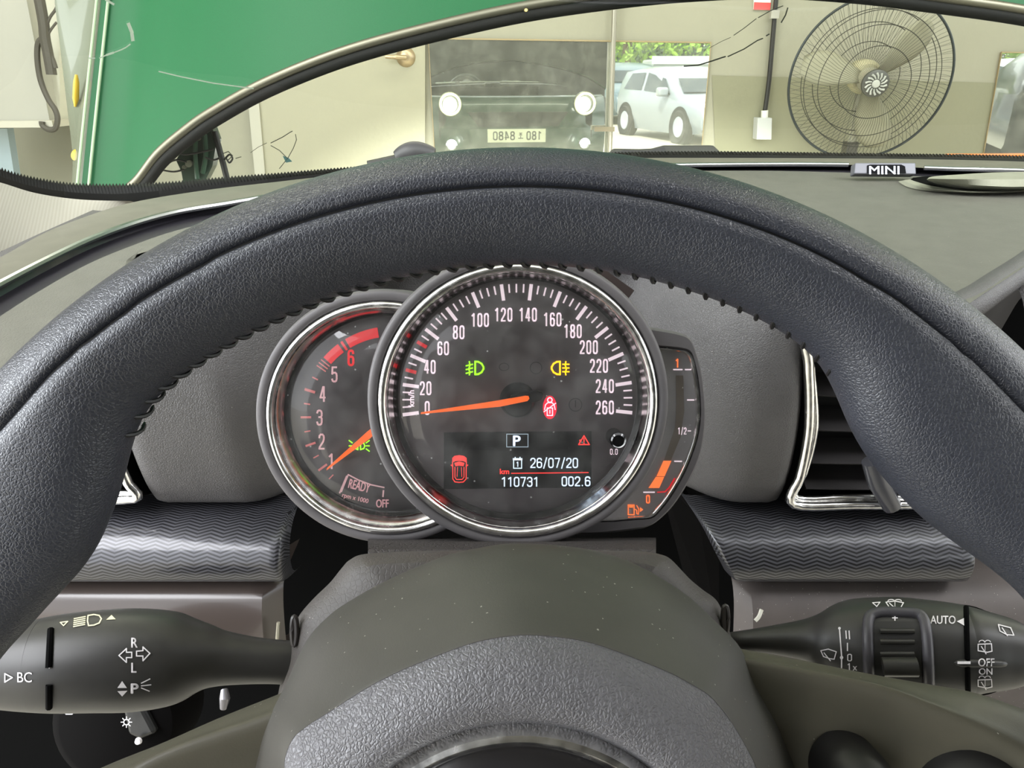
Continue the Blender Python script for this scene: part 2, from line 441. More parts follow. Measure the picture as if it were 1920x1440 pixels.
# door with lever handle
dr = thing('door_1', 'cream door with lever handle in the front wall', 'door', wall(650, 300)); del dr['category']; struct(dr)
m_ = MB(); m_.prism([wall(497, 330, .03), wall(797, 330, .03), wall(797, -160, .03), wall(455, -160, .03)], -WN * .025)
for v in m_.v: pass
m_.build('door_panel', door_m, dr, smooth=False)
m_ = MB(); m_.prism([wall(478, 330, .045), wall(497, 330, .045), wall(455, -160, .045), wall(433, -160, .045)], -WN * .04); m_.build('door_frame', M('door_frame_paint', (164, 162, 150), .5), dr, smooth=False)
brass = M('brushed_nickel', (176, 158, 130), .35, .8)
m_ = MB(); cH = wall(761, 107, .03); m_.lathe(cH, WX, z, WN, [(.0, .03), (.02, .03), (.03, .026), (.044, .012), (.05, 0)], 32)
m_.tube(cr([wall(760, 108, .06), wall(745, 107, .085), wall(735, 107, .09), wall(723, 106, .085)], 5), [.013] * 8 + [.01] * 8, 10)
m_.build('lever_handle', brass, dr)

# mirrors on the wall
def mirror_mat():
    q = N('dusty_mirror'); q.b.inputs['Base Color'].default_value = (.74, .77, .74, 1); q.b.inputs['Metallic'].default_value = 1; q.b.inputs['Roughness'].default_value = .012
    di = q.n('BsdfDiffuse'); di.inputs[0].default_value = (.75, .76, .66, 1)
    f = q.noise(2.2, 6, .7); g = q.noise(14, 5, .7)
    fac = q.math('ADD', q.math('MULTIPLY_ADD', q.math('POWER', f, 2), .16, .05), q.math('MULTIPLY', q.math('POWER', g, 3), .3), clamp=True)
    mx = q.n('MixShader'); q.l(fac, mx.inputs[0]); q.l(q.b.outputs[0], mx.inputs[1]); q.l(di.outputs[0], mx.inputs[2]); q.l(mx.outputs[0], q.out.inputs[0]); return q.m
mirm = mirror_mat(); edge_m = M('mirror_edge', (150, 135, 105), .4)
def mirror(pts, label):
    P = [wall(x, y, .012) for x, y in pts]; t = thing('wall_mirror', label, 'mirror', sum(P, Vector()) / len(P))
    m_ = MB(); m_.poly(P); m_.build('mirror_glass', mirm, t, smooth=False)
    m_ = MB(); m_.prism([wall(x, y, .0115) for x, y in pts], -WN * .0105); m_.build('backing', edge_m, t, smooth=False)
    m_ = MB(); m_.tube(P, .005, 6, closed=True); m_.build('edge_strip', edge_m, t)
    return t
mirror([(803, 72), (1333, 80), (1303, 420), (822, 420)], 'wide dusty wall mirror reflecting the green car and a parked white hatchback')
mirror([(1878, 98), (2250, 104), (2195, 420), (1821, 420)], 'second wall mirror cut by the right picture edge, right of the fan')

# metal pole before the mirror
pl = thing('metal_pole', 'thin grey metal pole standing in front of the wide mirror', 'pole', wall(1135, 420, .06))
m_ = MB(); m_.tube([wall(1161, -90, .06), wall(1152, 20, .06), wall(1143, 290, .06), wall(1136, 500, .06)], .0135, 12); m_.build('tube', M('galvanised_steel', (150, 146, 134), .4, .6), pl)
m_ = MB(); m_.box(wall(1133, 242, .07), (.055, .012, .012), (WX, WN, z)); m_.build('clamp', M('clamp_steel', (120, 112, 96), .5, .5), pl, smooth=False)
# cable and wall box
cb = thing('power_outlet_box', 'white wall box fed by a black vertical cable between mirror and fan', 'outlet box', wall(1434, 238))
m_ = MB(); m_.prism([wall(1421, 221, .07), wall(1448, 221, .07), wall(1447, 262, .07), wall(1419, 262, .07)], -WN * .068); m_.build('housing', M('white_box_plastic', (176, 178, 178), .4), cb, smooth=False, bevel=.004)
m_ = MB(); m_.tube([wall(1433, 224, .035), wall(1434, 207, .035)], .019, 12); m_.build('cable_gland', M('gland_plastic', (214, 214, 206), .5), cb)
m_ = MB(); m_.tube(cr([wall(1462, -80, .03), wall(1455, 0, .03), wall(1449, 70, .03), wall(1442, 150, .03), wall(1434, 210, .035)], 4), .0125, 10); m_.build('cable', M('cable_black', (28, 26, 24), .5), cb)
m_ = MB(); m_.box(wall(1452, 27, .045), (.022, .012, .02), (WX, WN, z)); m_.build('cable_clip', M('clip_grey', (150, 148, 140), .5), cb, smooth=False)
# little sign
sg = thing('wall_sign', 'small red and white notice high on the wall above the mirror', 'sign', wall(1429, 8))
m_ = MB(); m_.prism([wall(1414, -22, .008), wall(1447, -22, .008), wall(1444, 19, .008), wall(1413, 18, .008)], -WN * .006); m_.build('plate', M('sign_white', (230, 225, 215), .5), sg, smooth=False)
m_ = MB(); m_.poly([wall(1414, 4, .009), wall(1445.5, 5, .009), wall(1444, 19, .009), wall(1413, 18, .009)]); m_.build('red_field', M('sign_red', (205, 70, 70), .5), sg, smooth=False)

# ------------------------------------------------------------------ fan
def build_fan():
    D = 3.75
    C = at(1630, 150, D)
    ax = (CAM - C).normalized()
    right = ax.cross(Vector((0, 0, 1))).normalized() * -1
    up2 = right.cross(ax) * -1
    if up2.z < 0: up2 = -up2
    apex = Vector((.30 * 1, 0, 0))
    ax = (ax + right * .30 - up2 * .16).normalized()
    ex = (right - ax * right.dot(ax)).normalized(); ey = ax.cross(ex)
    if ey.z < 0: ey = -ey
    Rr = .392
    t = thing('pedestal_fan', 'large round grey industrial fan with wire guard against the front wall', 'fan', Vector((C.x, C.y, 0)))
    dark = M('fan_wire', (58, 58, 54), .4, .5)
    def dome(r, s): return s * .105 * (1 - (r / Rr) ** 2.2)
    def pt(r, a, s): return C + (ex * math.cos(a) + ey * math.sin(a)) * r + ax * dome(r, s)
    for s, nm in ((1, 'front_guard'), (-1, 'rear_guard')):
        m_ = MB(); nn = 110 if s > 0 else 60
        for k in range(nn):
            a0 = 2 * math.pi * k / nn
            m_.tube([pt(r, a0 + (.35 * (1 - r / Rr) if s > 0 else 0), s) for r in (.062, .12, .2, .28, .35, Rr)], .0009, 4, caps=False)
        for r in (.17, .262, .325):
            m_.tube([pt(r, 2 * math.pi * k / 72, s) for k in range(72)], .0019, 6, closed=True)
        m_.build(nm, dark, t)
    m_ = MB(); m_.tube([pt(Rr, 2 * math.pi * k / 96, 1) for k in range(96)], .0065, 8, closed=True); m_.build('guard_rim', M('fan_rim', (50, 56, 58), .35, .5), t)
    # medallion
    O = C + ax * .106
    m_ = MB(); m_.lathe(O, ex, ey, ax, [(.0, .012), (.05, .012), (.064, .006), (.066, -.008), (0, -.008)], 40)
    md = m_.build('guard_badge', M('badge_grey', (70, 70, 66), .4), t)
    m_ = MB()
    for k in range(14):
        a = 2 * math.pi * k / 14
        m_.tube([O + (ex * math.cos(a + q) + ey * math.sin(a + q)) * r + ax * .0135 for r, q in ((.024, 0), (.038, .12), (.052, .32))], [.003, .0045, .0055], 6)
    m_.lathe(O + ax * .012, ex, ey, ax, [(.0, .006), (.016, .005), (.02, 0)], 20)
    m_.build('badge_fins', M('badge_silver', (176, 178, 174), .35, .3), md)
    # blades
    hubm = M('fan_cream', (172, 168, 148), .5)
    m_ = MB(); m_.lathe(C, ex, ey, ax, [(0, .05), (.05, .045), (.06, .0), (.055, -.03), (0, -.03)], 28); m_.build('hub', hubm, t)
    bl = M('blade_plastic', (140, 138, 118), .6)
    for k in range(3):
        a0 = 2 * math.pi * k / 3 + .7; rows = []
        for i in range(9):
            r = lerp(.05, .35, i / 8); hw = interp(r, [.05, .12, .22, .3, .35], [.03, .06, .1, .1, .05]); row = []
            for j in range(7):
                q = lerp(-1, 1, j / 6); a = a0 + q * hw / r * .8 + .1 * (r / .35); row.append(C + (ex * math.cos(a) + ey * math.sin(a)) * r + ax * (q * .03 - .005 * q * q))
            rows.append(row)
        m_ = MB(); m_.grid(rows); b = m_.build('blade', bl, t); md_ = b.modifiers.new('thick', 'SOLIDIFY'); md_.thickness = .004
    # motor, pole, base
    m_ = MB(); m_.lathe(C, ex, ey, ax, [(0, -.2), (.05, -.2), (.078, -.17), (.085, -.09), (.07, -.05), (0, -.045)], 28); m_.build('motor', M('motor_cream', (186, 180, 150), .5), t)
    mb_ = C - ax * .13
    m_ = MB(); m_.tube([mb_ + Vector((0, 0, -.05)), Vector((mb_.x, mb_.y, .08))], .02, 12); m_.build('pole', M('pole_grey', (150, 148, 130), .5), t)
    m_ = MB(); m_.box((mb_.x, mb_.y, C.z - .36), (.03, .03, .05)); m_.build('height_collar', M('collar_dark', (80, 78, 70), .5), t, smooth=False)
    m_ = MB(); m_.lathe(Vector((mb_.x, mb_.y, 0)), Vector((1, 0, 0)), Vector((0, 1, 0)), z, [(0, .08), (.03, .08), (.06, .05), (.24, .03), (.25, 0), (0, 0)], 36); m_.build('base', M('base_dark', (50, 50, 50), .5), t)
build_fan()
# orange barrier low by the wall
m_ = MB(); a = wall(1782, 287.5, .5); b = wall(1935, 291, .5); m_.box((a + b) / 2 + Vector((0, 0, -.04)), ((b - a).length / 2, .04, .04), (WX, WN, z)); 
ob = thing('barrier_board', 'orange barrier board low in front of the wall at far right', 'barrier', Vector(((a + b) / 2).to_tuple()[:2] + (0,)))
m_.build('board', M('orange_board', (232, 120, 30), .5), ob, smooth=False)
m_ = MB()
for q in (.12, .88):
    p = a.lerp(b, q); m_ = MB(); m_.tube([p + Vector((0, 0, -.05)), Vector((p.x, p.y, 0))], .02, 8); m_.build('leg', M('barrier_leg', (210, 210, 205), .5), ob)

# cabinet with cables at far left
CP = CAM + Vector((0, 3.6, 0)); CN = Vector((0, -1, 0))
def cp(px, py, h=0): return hit(px, py, CP + CN * h, CN)
cbn = thing('electrical_cabinet', 'white wall cabinet with hanging dark cables at far upper left', 'cabinet', cp(20, 100))
m_ = MB(); m_.prism([cp(-160, -120, .1), cp(27, -120, .1), cp(93, 226, .1), cp(-100, 228, .1)], Vector((0, .55, 0))); m_.build('body', M('cabinet_white', (160, 158, 148), .5), cbn, smooth=False)
m_ = MB(); m_.prism([cp(-102, 228, .13), cp(97, 226, .13), cp(100, 239, .13), cp(-100, 240, .13)], Vector((0, .4, 0))); m_.build('ledge', M('cabinet_ledge', (180, 176, 162), .5), cbn, smooth=False)
m_ = MB(); m_.prism([cp(52, -40, .02), cp(112, -40, .02), cp(112, 232, .02), cp(94, 232, .02)], Vector((0, .3, 0))); m_.build('side_panel', M('cabinet_side', (196, 194, 180), .5), cbn, smooth=False)
cab = M('cable_dark', (70, 66, 58), .6)
for pts, r in (([(62, -60), (74, 0), (82, 45), (84, 70), (90, 100), (97, 140)], .022), ([(84, 70), (72, 80), (70, 110), (76, 150), (90, 185), (103, 205), (108, 222), (104, 240), (92, 243), (80, 236), (78, 228)], .012), ([(84, 66), (92, 36), (104, 18), (112, 0)], .006), ([(86, 72), (96, 55), (106, 42)], .005), ([(88, 90), (98, 110), (104, 128)], .011)):
    m_ = MB(); m_.tube(cr([cp(x, y, .14) for x, y in pts], 5), r, 8); m_.build('cable', cab, cbn)
m_ = MB(); m_.prism([cp(-70, 241, -.1), cp(13, 241, -.1), cp(27, 330, -.1), cp(-60, 330, -.1)], Vector((0, .05, 0))); struct(m_.build('window_1', M('pale_window', (150, 166, 174), .2), smooth=False), 'pale bluish window at the far left')

# ------------------------------------------------------------------ raised green bonnet
BN = Vector((0, 1, 0)); BY = CAM + Vector((0, 1.06, 0))
def bp(px, py): return hit(px, py, BY, BN)
rear = [(143, 352), (178, 362), (222, 366), (258, 346), (300, 293), (350, 250), (400, 215), (500, 160), (640, 104), (800, 59), (980, 19), (1160, -7), (1300, -20), (1450, -25), (1600, -16), (1740, 1), (1920, 27), (2100, 66), (2300, 122), (2500, 205), (2620, 300), (2680, 350)]
rearP = cr([bp(*p) for p in rear], 8)
xc = .37
ndir = Vector((0, .30, .954)); rows = []
LB = 1.05
for k in range(15):
    s = LB * k / 14; row = []
    for P in rearP:
        q = P + ndir * s; t = (P.x - xc) / .95
        q.x = xc + (P.x - xc) * (1 - .02 * s - .05 * s * s)
        q.y += (.05 * t * t) * min(1, s * 1.6 + .25) + .03 * math.sin(min(s, 1) * 3.1)
        q.z -= s * .12 * t * t
        row.append(q)
    rows.append(row)
bon = thing('car_bonnet', 'raised glossy green bonnet with silver edge above the windscreen gap', 'bonnet', W(xc, 1.1, -.3))
def paint_green():
    q = N('green_car_paint'); f = q.noise(900, 2)
    q.l(q.mix(f, lin((24, 74, 44)), lin((30, 84, 52))), q.b.inputs['Base Color'])
    q.b.inputs['Roughness'].default_value = .42; q.b.inputs['Coat Weight'].default_value = .0; q.b.inputs['Specular IOR Level'].default_value = .12; return q.m
green = paint_green()
m_ = MB(); m_.grid(rows); m_.build('outer_skin', green, bon)
m_ = MB(); m_.grid([[p + Vector((0, .035, 0)) for p in r] for r in rows]); m_.build('inner_liner', M('bonnet_liner', (30, 33, 34), .8), bon)
# rolled bonnet side; pale colour painted in for its cream wall reflection
fr_ = []
for k, r in enumerate(rows):
    p = r[0]; fr_.append([p, p + Vector((-.006, .004, .0)), p + Vector((-.03, .03, 0)), p + Vector((-.03 - .045 * min(1, k / 4.5), .04, 0)), p + Vector((-.04 - .07 * min(1, k / 4.5), .06, 0))])
def side_reflection_mat():
    q = N('painted_wall_reflection'); q.b.inputs['Base Color'].default_value = lin((92, 96, 82)) + (1,); q.b.inputs['Roughness'].default_value = .25; q.b.inputs['Coat Weight'].default_value = .5; return q.m
m_ = MB(); m_.grid(fr_); fl = m_.build('side_reflection', side_reflection_mat(), bon); fl['label'] = 'bonnet side edge coloured pale grey-green for a wall reflection'
m_ = MB()
m_.tube([r[0] + Vector((.012, -.003, 0)) for r in rows], .0022, 8); m_.tube([r[0] + Vector((-.004, -.004, 0)) for r in rows], .0022, 8); m_.build('edge_piping', M('edge_pale', (140, 156, 128), .4), bon)
wax = M('yellow_wax', (170, 140, 28), .5)
m_ = MB(); O = hit(145, 291, fr_[1][2] + Vector((0, -.012, 0)), BN); m_.lathe(O, RT, UP, -BN, [(0, .004), (.008, .003), (.0095, 0)], 20); m_.build('buffer', wax, bon)
m_ = MB(); m_.tube([hit(x, y, fr_[3][1] + Vector((0, -.02, 0)), BN) for x, y in ((143, 140), (143, 155), (142, 185), (141, 200))], [.002, .0042, .0045, .0015], 10); m_.build('buffer', wax, bon)
main = [p for p, q in zip(rearP, range(len(rearP))) if q >= 22]
m_ = MB(); m_.tube([p + Vector((0, -.004, .004)) for p in main], .0062, 12); m_.build('edge_trim', M('silver_edge', (112, 108, 95), .4, .8), bon)
m_ = MB(); m_.tube([p + Vector((.004, -.002, -.007)) for p in main], .0075, 12); m_.build('rubber_seal', M('rubber_black', (9, 9, 8), .7, spec=.2), bon)
m_ = MB(); O = bp(986, 24) + Vector((0, -.014, .002)); m_.lathe(O, RT, UP, -BN, [(0, .003), (.002, .003), (.0026, 0)], 12); m_.build('rivet', M('rivet_brass', (190, 170, 110), .4, .6), bon)
# hinge
HN = Vector((0, 1, 0)); HP = CAM + Vector((0, 1.14, 0))
def hp(px, py, h=0): return hit(px, py, HP - HN * h, HN)
hg = thing('bonnet_hinge', 'dark green bonnet hinge bracket with wires at the left of the gap', 'hinge', hp(372, 335))
hm = M('hinge_green', (38, 62, 48), .35)
m_ = MB(); m_.prism([hp(x, y) for x, y in ((330, 300), (345, 275), (362, 250), (398, 240), (406, 262), (402, 290), (398, 312), (388, 332), (378, 350), (345, 350), (340, 322))], Vector((0, .02, 0))); br = m_.build('bracket', hm, hg, smooth=False)
for x, y, r in ((355, 307, .0052), (346, 313, .003), (372, 260, .003)):
    m_ = MB(); m_.lathe(hp(x, y, .003), RT, UP, -HN, [(0, .003), (r, .003), (r, -.003)], 16); m_.build('bolt', M('bolt_light', (150, 150, 132), .4), br)
m_ = MB()
for pts in ([(368, 255), (366, 290), (370, 335)], [(384, 252), (386, 290), (380, 325)]): m_.tube(cr([hp(x, y, .006) for x, y in pts], 6), .0035, 8)
m_.build('rib', M('hinge_rib', (60, 88, 70), .3), br)
m_ = MB(); m_.tube([hp(402, 246), hp(410, 275), hp(418, 305), hp(428, 345)], .0045, 10); m_.build('gas_strut', M('strut_black', (22, 22, 22), .4), hg)
for pts in ([(300, 318), (325, 322), (345, 318)], [(310, 308), (330, 300), (350, 304)], [(385, 295), (400, 300), (412, 296)], [(420, 300), (430, 290), (436, 297), (430, 305), (424, 297)], [(330, 285), (350, 290), (400, 280)]):
    m_ = MB(); m_.tube(cr([hp(x, y, .01) for x, y in pts], 6), .0014, 6); m_.build('wire', M('wire_black', (30, 30, 28), .5), hg)

# ------------------------------------------------------------------ front of the own car (seen in the mirror)
cf = thing('compact_car', 'green car front with lit round headlamps, reflected in the wide mirror', 'car', W(xc, 1.3, -1.25))
dk = M('dark_green_body', (30, 60, 46), .35, coat=.5)
YF = 1.62
rows = []
for i in range(21):
    q = lerp(-1, 1, i / 20); x = xc + q * .86; yy = YF - .30 * abs(q) ** 3.2
    rows.append([W(x, yy + dy, zz) for dy, zz in ((-.3, -.235 - .02 * q * q), (-.16, -.20), (-.06, -.215), (0, -.27), (.015, -.36), (.02, -.44), (.05, -.47), (.05, -.62), (.02, -.72), (-.05, -.78))])
m_ = MB(); m_.grid(rows); m_.build('bumper', dk, cf)
m_ = MB()
for s in (-1, 1):
    m_ = MB(); m_.grid([[W(xc + s * (.86 + .015 * math.sin(j)), YF - .32 - .07 * j, zz) for zz in (-.26, -.4, -.62, -.75)] for j in range(6)]); m_.build('fender', dk, cf)
m_ = MB(); m_.box(W(xc, YF - .32, -.42), (.7, .22, .14)); m_.build('engine_bay', M('engine_dark', (24, 24, 24), .7), cf, smooth=False)
m_ = MB(); m_.prism([W(xc + q * .45, YF + .03, zz) for q, zz in ((-1, -.33), (1, -.33), (.8, -.45), (-.8, -.45))], Vector((0, .012, 0))); m_.build('grille', M('grille_black', (16, 17, 18), .4), cf, smooth=False)
head_e = M('lamp_lit', (255, 255, 245), .3, emit=(250, 250, 255), es=9)
halo_e = M('halo_lit', (255, 250, 190), .3, emit=(255, 250, 185), es=2.6)
for s in (-1, 1):
    C = W(xc + s * .6, YF + .04, -.262); X, Z, Y = Vector((1, 0, 0)), Vector((0, 0, 1)), Vector((0, 1, 0))
    m_ = MB(); m_.lathe(C, X, Z, Y, [(.03, -.03), (.075, -.01), (.098, .0), (.1, -.06)], 40); hl = m_.build('headlamp', M('lamp_bowl', (130, 134, 130), .2, .8), cf)
    m_ = MB(); m_.tube([C + X * .084 * math.cos(a) + Z * .084 * math.sin(a) + Y * .008 for a in [2 * math.pi * k / 40 for k in range(40)]], .0085, 8, closed=True); m_.build('halo_ring', halo_e, hl)
    m_ = MB(); m_.lathe(C + Z * -.012, X, Z, Y, [(0, .02), (.03, .015), (.045, -.01)], 24); m_.build('projector', head_e, hl)
    l = bpy.data.lights.new('headlamp_beam', 'SPOT'); l.energy = 230; l.spot_size = rad(66); l.spot_blend = .45; l.shadow_soft_size = .03; l.color = (1, 1, .9)
    lo = bpy.data.objects.new('headlamp_beam', l); col.objects.link(lo); lo.location = C + Y * .07
    lo.rotation_euler = Vector((0, math.cos(rad(30)), -math.sin(rad(30)))).to_track_quat('-Z', 'Y').to_euler()
    C2 = W(xc + s * .6, YF + .08, -.60)
    m_ = MB(); m_.lathe(C2, X, Z, Y, [(.02, -.01), (.045, .004), (.05, -.04)], 28); fg = m_.build('fog_lamp', M('fog_bowl', (120, 124, 120), .25, .7), cf)
    m_ = MB(); m_.lathe(C2 + Z * -.006, X, Z, Y, [(0, .012), (.018, .01), (.026, -.004)], 20); m_.build('bulb', head_e, fg)
    m_ = MB(); m_.tube([C2 + X * .04 * math.cos(a) + Z * .04 * math.sin(a) + Y * .006 for a in [math.pi * k / 20 for k in range(21)]], .008, 8); m_.build('halo_ring', head_e, fg)
# number plate, text read in the mirror
pc = W(xc - .02, YF + .085, -.525)
m_ = MB(); m_.box(pc, (.26, .006, .056)); npl = m_.build('number_plate', M('plate_white', (216, 220, 198), .5), cf, smooth=False)
ink = Ink()
ink.digits('180', -.155, 0, .04, .075, .011); ink.digits('8480', .115, 0, .042, .075, .011)
ink.stroke([(-.055, .022), (-.015, .022)], .008, step=1); ink.stroke([(-.035, .022), (-.035, .002)], .008, step=1); ink.stroke([(-.047, -.006), (-.023, -.006)], .007, step=1); ink.stroke([(-.047, -.022), (-.023, -.022)], .007, step=1); ink.disc(-.035, -.014, .008)
ink.print('plate_text', M('plate_ink', (84, 90, 84), .5), npl, lambda x, y, h: pc + Vector((-x, .0068, -y)), 0)
m_ = MB(); m_.grid([[W(xc + q * .5, .86 + dz * .9, -.03 + .0 * q - .05 * q * q + (.30 - dz * .62)) for q in [lerp(-1.15, 1.15, k / 12) for k in range(13)]] for dz in (0, -.05)]); 
# ------------------------------------------------------------------ parking lot behind (built where it stands, seen in the mirrors)
def vd(px, py, dist):
    """a point as seen in the mirror at horizontal distance dist"""
    r = ray(px, py); s = dist / math.hypot(r.x, r.y); return CAM + r * s
def ground_v(px, dist):
    r = ray(px, 300); h = Vector((r.x, r.y, 0)).normalized(); P = CAM + h * dist; P.z = 0; return P
def build_car(label, Gv, head, cols, L=3.6, Wd=1.6, H=1.5, lights=True, kind='hatchback'):
    """Gv: ground point under the middle in mirror space; head: heading angle in mirror space"""
    hx = Vector((math.cos(head), math.sin(head), 0)); sx = Vector((-math.sin(head), math.cos(head), 0))
    def T(x, y, zz): return mir(Gv + hx * x + sx * y + Vector((0, 0, zz)))
    t = thing(kind, label, 'car', T(0, 0, 0))
    k = L / 3.6; hw = Wd / 2
    if kind == 'hatchback':
        sec = [(-1.78, .45, .8, .95, .97, .5), (-1.72, .25, .8, 1.0, 1.25, .62), (-1.5, .2, .8, 1.02, 1.46, .62), (-.9, .18, .8, 1.0, 1.52, .63), (-.1, .18, .8, .98, 1.52, .63), (.55, .18, .8, .95, 1.3, .64), (1.0, .18, .8, .95, .98, .72), (1.45, .2, .75, .85, .88, .7), (1.72, .25, .65, .72, .74, .6), (1.8, .35, .5, .58, .6, .5)]
    else:
        sec = [(-1.8, .4, .8, .92, .94, .6), (-1.55, .22, .85, .98, 1.02, .66), (-1.1, .2, .85, .98, 1.12, .64), (-.6, .2, .85, .96, 1.44, .6), (.0, .2, .85, .95, 1.47, .6), (.5, .2, .85, .94, 1.3, .62), (.85, .2, .82, .92, .97, .7), (1.4, .2, .78, .86, .88, .7), (1.7, .25, .65, .72, .74, .62), (1.8, .35, .5, .58, .6, .5)]
    hs = H / 1.5; rows = []
    for x, zb, zm, zs, zr, wr in sec:
        e = 1 if abs(x) < 1.6 else .86
        half = [(hw * .9 * e, zb), (hw * e, zm * .62), (hw * e, zm), (hw * .97 * e, zs), (hw * (wr / .8) if zr > zs + .06 else hw * .9 * e, zr - (.05 if zr > zs + .06 else 0)), (hw * .55 * (wr / .8), zr), (0, zr + .01)]
        row = [T(x * k, y, zz * hs) for y, zz in half] + [T(x * k, -y, zz * hs) for y, zz in half[-2::-1]]
        rows.append(row)
    m_ = MB(); m_.grid(rows, False, True, True); b = m_.build('body', cols, t, angle=50)
    gl = pane_dark
    def side(x0, x1, a, bq, nm):
        for s in (1, -1):
            m_ = MB()
            def sp(x, f):
                for i in range(len(sec) - 1):
                    if sec[i][0] <= x <= sec[i + 1][0]:
                        tt = (x - sec[i][0]) / (sec[i + 1][0] - sec[i][0]); A = [lerp(p, q, tt) for p, q in zip(sec[i], sec[i + 1])]; break
                zs, zr, wr = A[3], A[4] - .05, A[5]
                return T(x * k, s * (lerp(hw * .97, hw * wr / .8, f) + .012), lerp(zs, zr, f) * hs)
            m_.prism([sp(x0[0], a), sp(x1[0], a), sp(x1[1], bq), sp(x0[1], bq)], Vector((0, 0, 0.001))); m_.build(nm, gl, t, smooth=False)
    if kind == 'hatchback':
        side((-1.3, -1.15), (-.5, -.55), .08, .85, 'side_window'); side((-.38, -.42), (.72, .3), .08, .85, 'side_window')
        ws = [(.56, 1.29), (.98, 1.0)]
    else:
        side((-1.0, -.62), (-.2, -.2), .08, .85, 'side_window'); side((-.12, -.12), (.66, .36), .08, .85, 'side_window')
        ws = [(.52, 1.28), (.83, .99)]
    m_ = MB(); m_.poly([T(ws[0][0] * k + .03, -.56 * hw / .8, ws[0][1] * hs), T(ws[0][0] * k + .03, .56 * hw / .8, ws[0][1] * hs), T(ws[1][0] * k + .03, .66 * hw / .8, ws[1][1] * hs + .02), T(ws[1][0] * k + .03, -.66 * hw / .8, ws[1][1] * hs + .02)]); m_.build('windscreen', gl, t, smooth=False)
    tyre = M('tyre', (40, 40, 40), .8); rimm = M('alloy', (170, 176, 186), .35, .5)
    for x in (-1.12 * k, 1.17 * k):
        for s in (1, -1):
            c = T(x, s * (hw - .08), .3); yv = (T(x, s * hw, .3) - c).normalized(); e1 = Vector((0, 0, 1)); e2 = yv.cross(e1)
            m_ = MB(); m_.lathe(c, e1, e2, yv, [(.19, .1), (.27, .11), (.3, .08), (.3, -.1), (.2, -.1)], 28); wl = m_.build('wheel', tyre, t)
            m_ = MB(); m_.lathe(c, e1, e2, yv, [(0, .085), (.05, .095), (.18, .1), (.2, .07)], 24); m_.build('wheel_rim', rimm, wl)
            m_ = MB(); m_.lathe(c - yv * .06, e1, e2, yv, [(0, .145), (.36, .145), (.36, .02)], 28); m_.build('wheel_arch', M('arch_dark', (30, 30, 30), .8), t)
    if lights:
        for s in (1, -1):
            m_ = MB(); c = T(1.6 * k, s * hw * .72, .72 * hs); m_.box(c, (.11, .09, .08)); m_.build('headlamp', M('car_headlamp', (235, 205, 170), .2, emit=(255, 225, 190), es=1.2), t, bevel=.03)
            m_ = MB(); c = T(.62 * k, s * (hw + .1), 1.02 * hs); m_.box(c, (.1, .1, .08)); m_.build('wing_mirror', cols, t, bevel=.04)
        m_ = MB(); m_.box(T(1.79 * k, 0, .36), (.45, .45, .1)); m_ = MB(); m_.prism([T(1.81 * k, y, zz) for y, zz in ((-.5, .3), (.5, .3), (.45, .48), (-.45, .48))], Vector((0, 0, .001))); m_.build('grille', M('car_grille', (40, 42, 44), .5), t, smooth=False)
    return t
whitecar = M('white_car_paint', (128, 135, 142), .3, coat=.4)
hd = math.atan2(-.95, .30)
build_car('white hatchback parked outside, reflected in the wide mirror', ground_v(1278, 16.2), hd, whitecar, H=1.32)
build_car('dark grey sedan behind the white hatchback, reflected in the mirror', ground_v(1165, 22), hd - .2, M('blue_grey_paint', (70, 90, 100), .3, coat=.5), L=4.5, Wd=1.8, H=1.5, kind='sedan', lights=False)
build_car('pale blue sedan reflected at the left edge of the wide mirror', ground_v(795, 17), hd + .5, M('pale_blue_paint', (170, 200, 215), .3, coat=.5), L=4.4, Wd=1.8, H=1.5, kind='sedan', lights=False)
build_car('silver sedan reflected in the second mirror at right', ground_v(1880, 17), hd + .3, M('silver_paint', (190, 200, 206), .3, coat=.5), L=4.4, Wd=1.8, H=1.5, kind='sedan', lights=False)
build_car('black hatchback at the right picture edge, reflected in the second mirror', ground_v(2235, 11.0), hd + .9, M('black_paint', (40, 44, 48), .3, coat=.5), L=3.9, Wd=1.7, H=1.6, lights=False)
# box truck
Gt = ground_v(1330, 24); tr = thing('box_truck', 'white box truck behind the white hatchback, reflected in the mirror', 'truck', mir(Gt))
def TT(x, y, zz): return mir(Gt + Vector((x, y, zz)))
wt = M('truck_white', (150, 158, 156), .5)
m_ = MB(); m_.prism([TT(-1.9, 0, .6), TT(3.2, 0, .6), TT(3.2, 0, 1.58), TT(-1.9, 0, 1.58)], mir(Gt + Vector((0, 2, 0))) - mir(Gt)); m_.build('cargo_box', wt, tr, smooth=False, bevel=.05)
m_ = MB(); m_.prism([TT(-1.95, -.02, 1.45), TT(3.2, -.02, 1.45), TT(3.2, -.02, 1.66), TT(-1.95, -.02, 1.66)], mir(Gt + Vector((0, -.03, 0))) - mir(Gt)); m_.build('roof_rail', M('rail_white', (200, 204, 204), .4), tr, smooth=False)
for x in (-1.2, 2.4):
    c = TT(x, .2, .4); yv = (TT(x, 0, .4) - c).normalized(); m_ = MB(); m_.lathe(c, z, yv.cross(z), yv, [(0, .1), (.36, .1), (.4, .05), (.4, -.15), (0, -.15)], 24); m_.build('wheel', M('truck_tyre', (40, 40, 40), .8), tr)
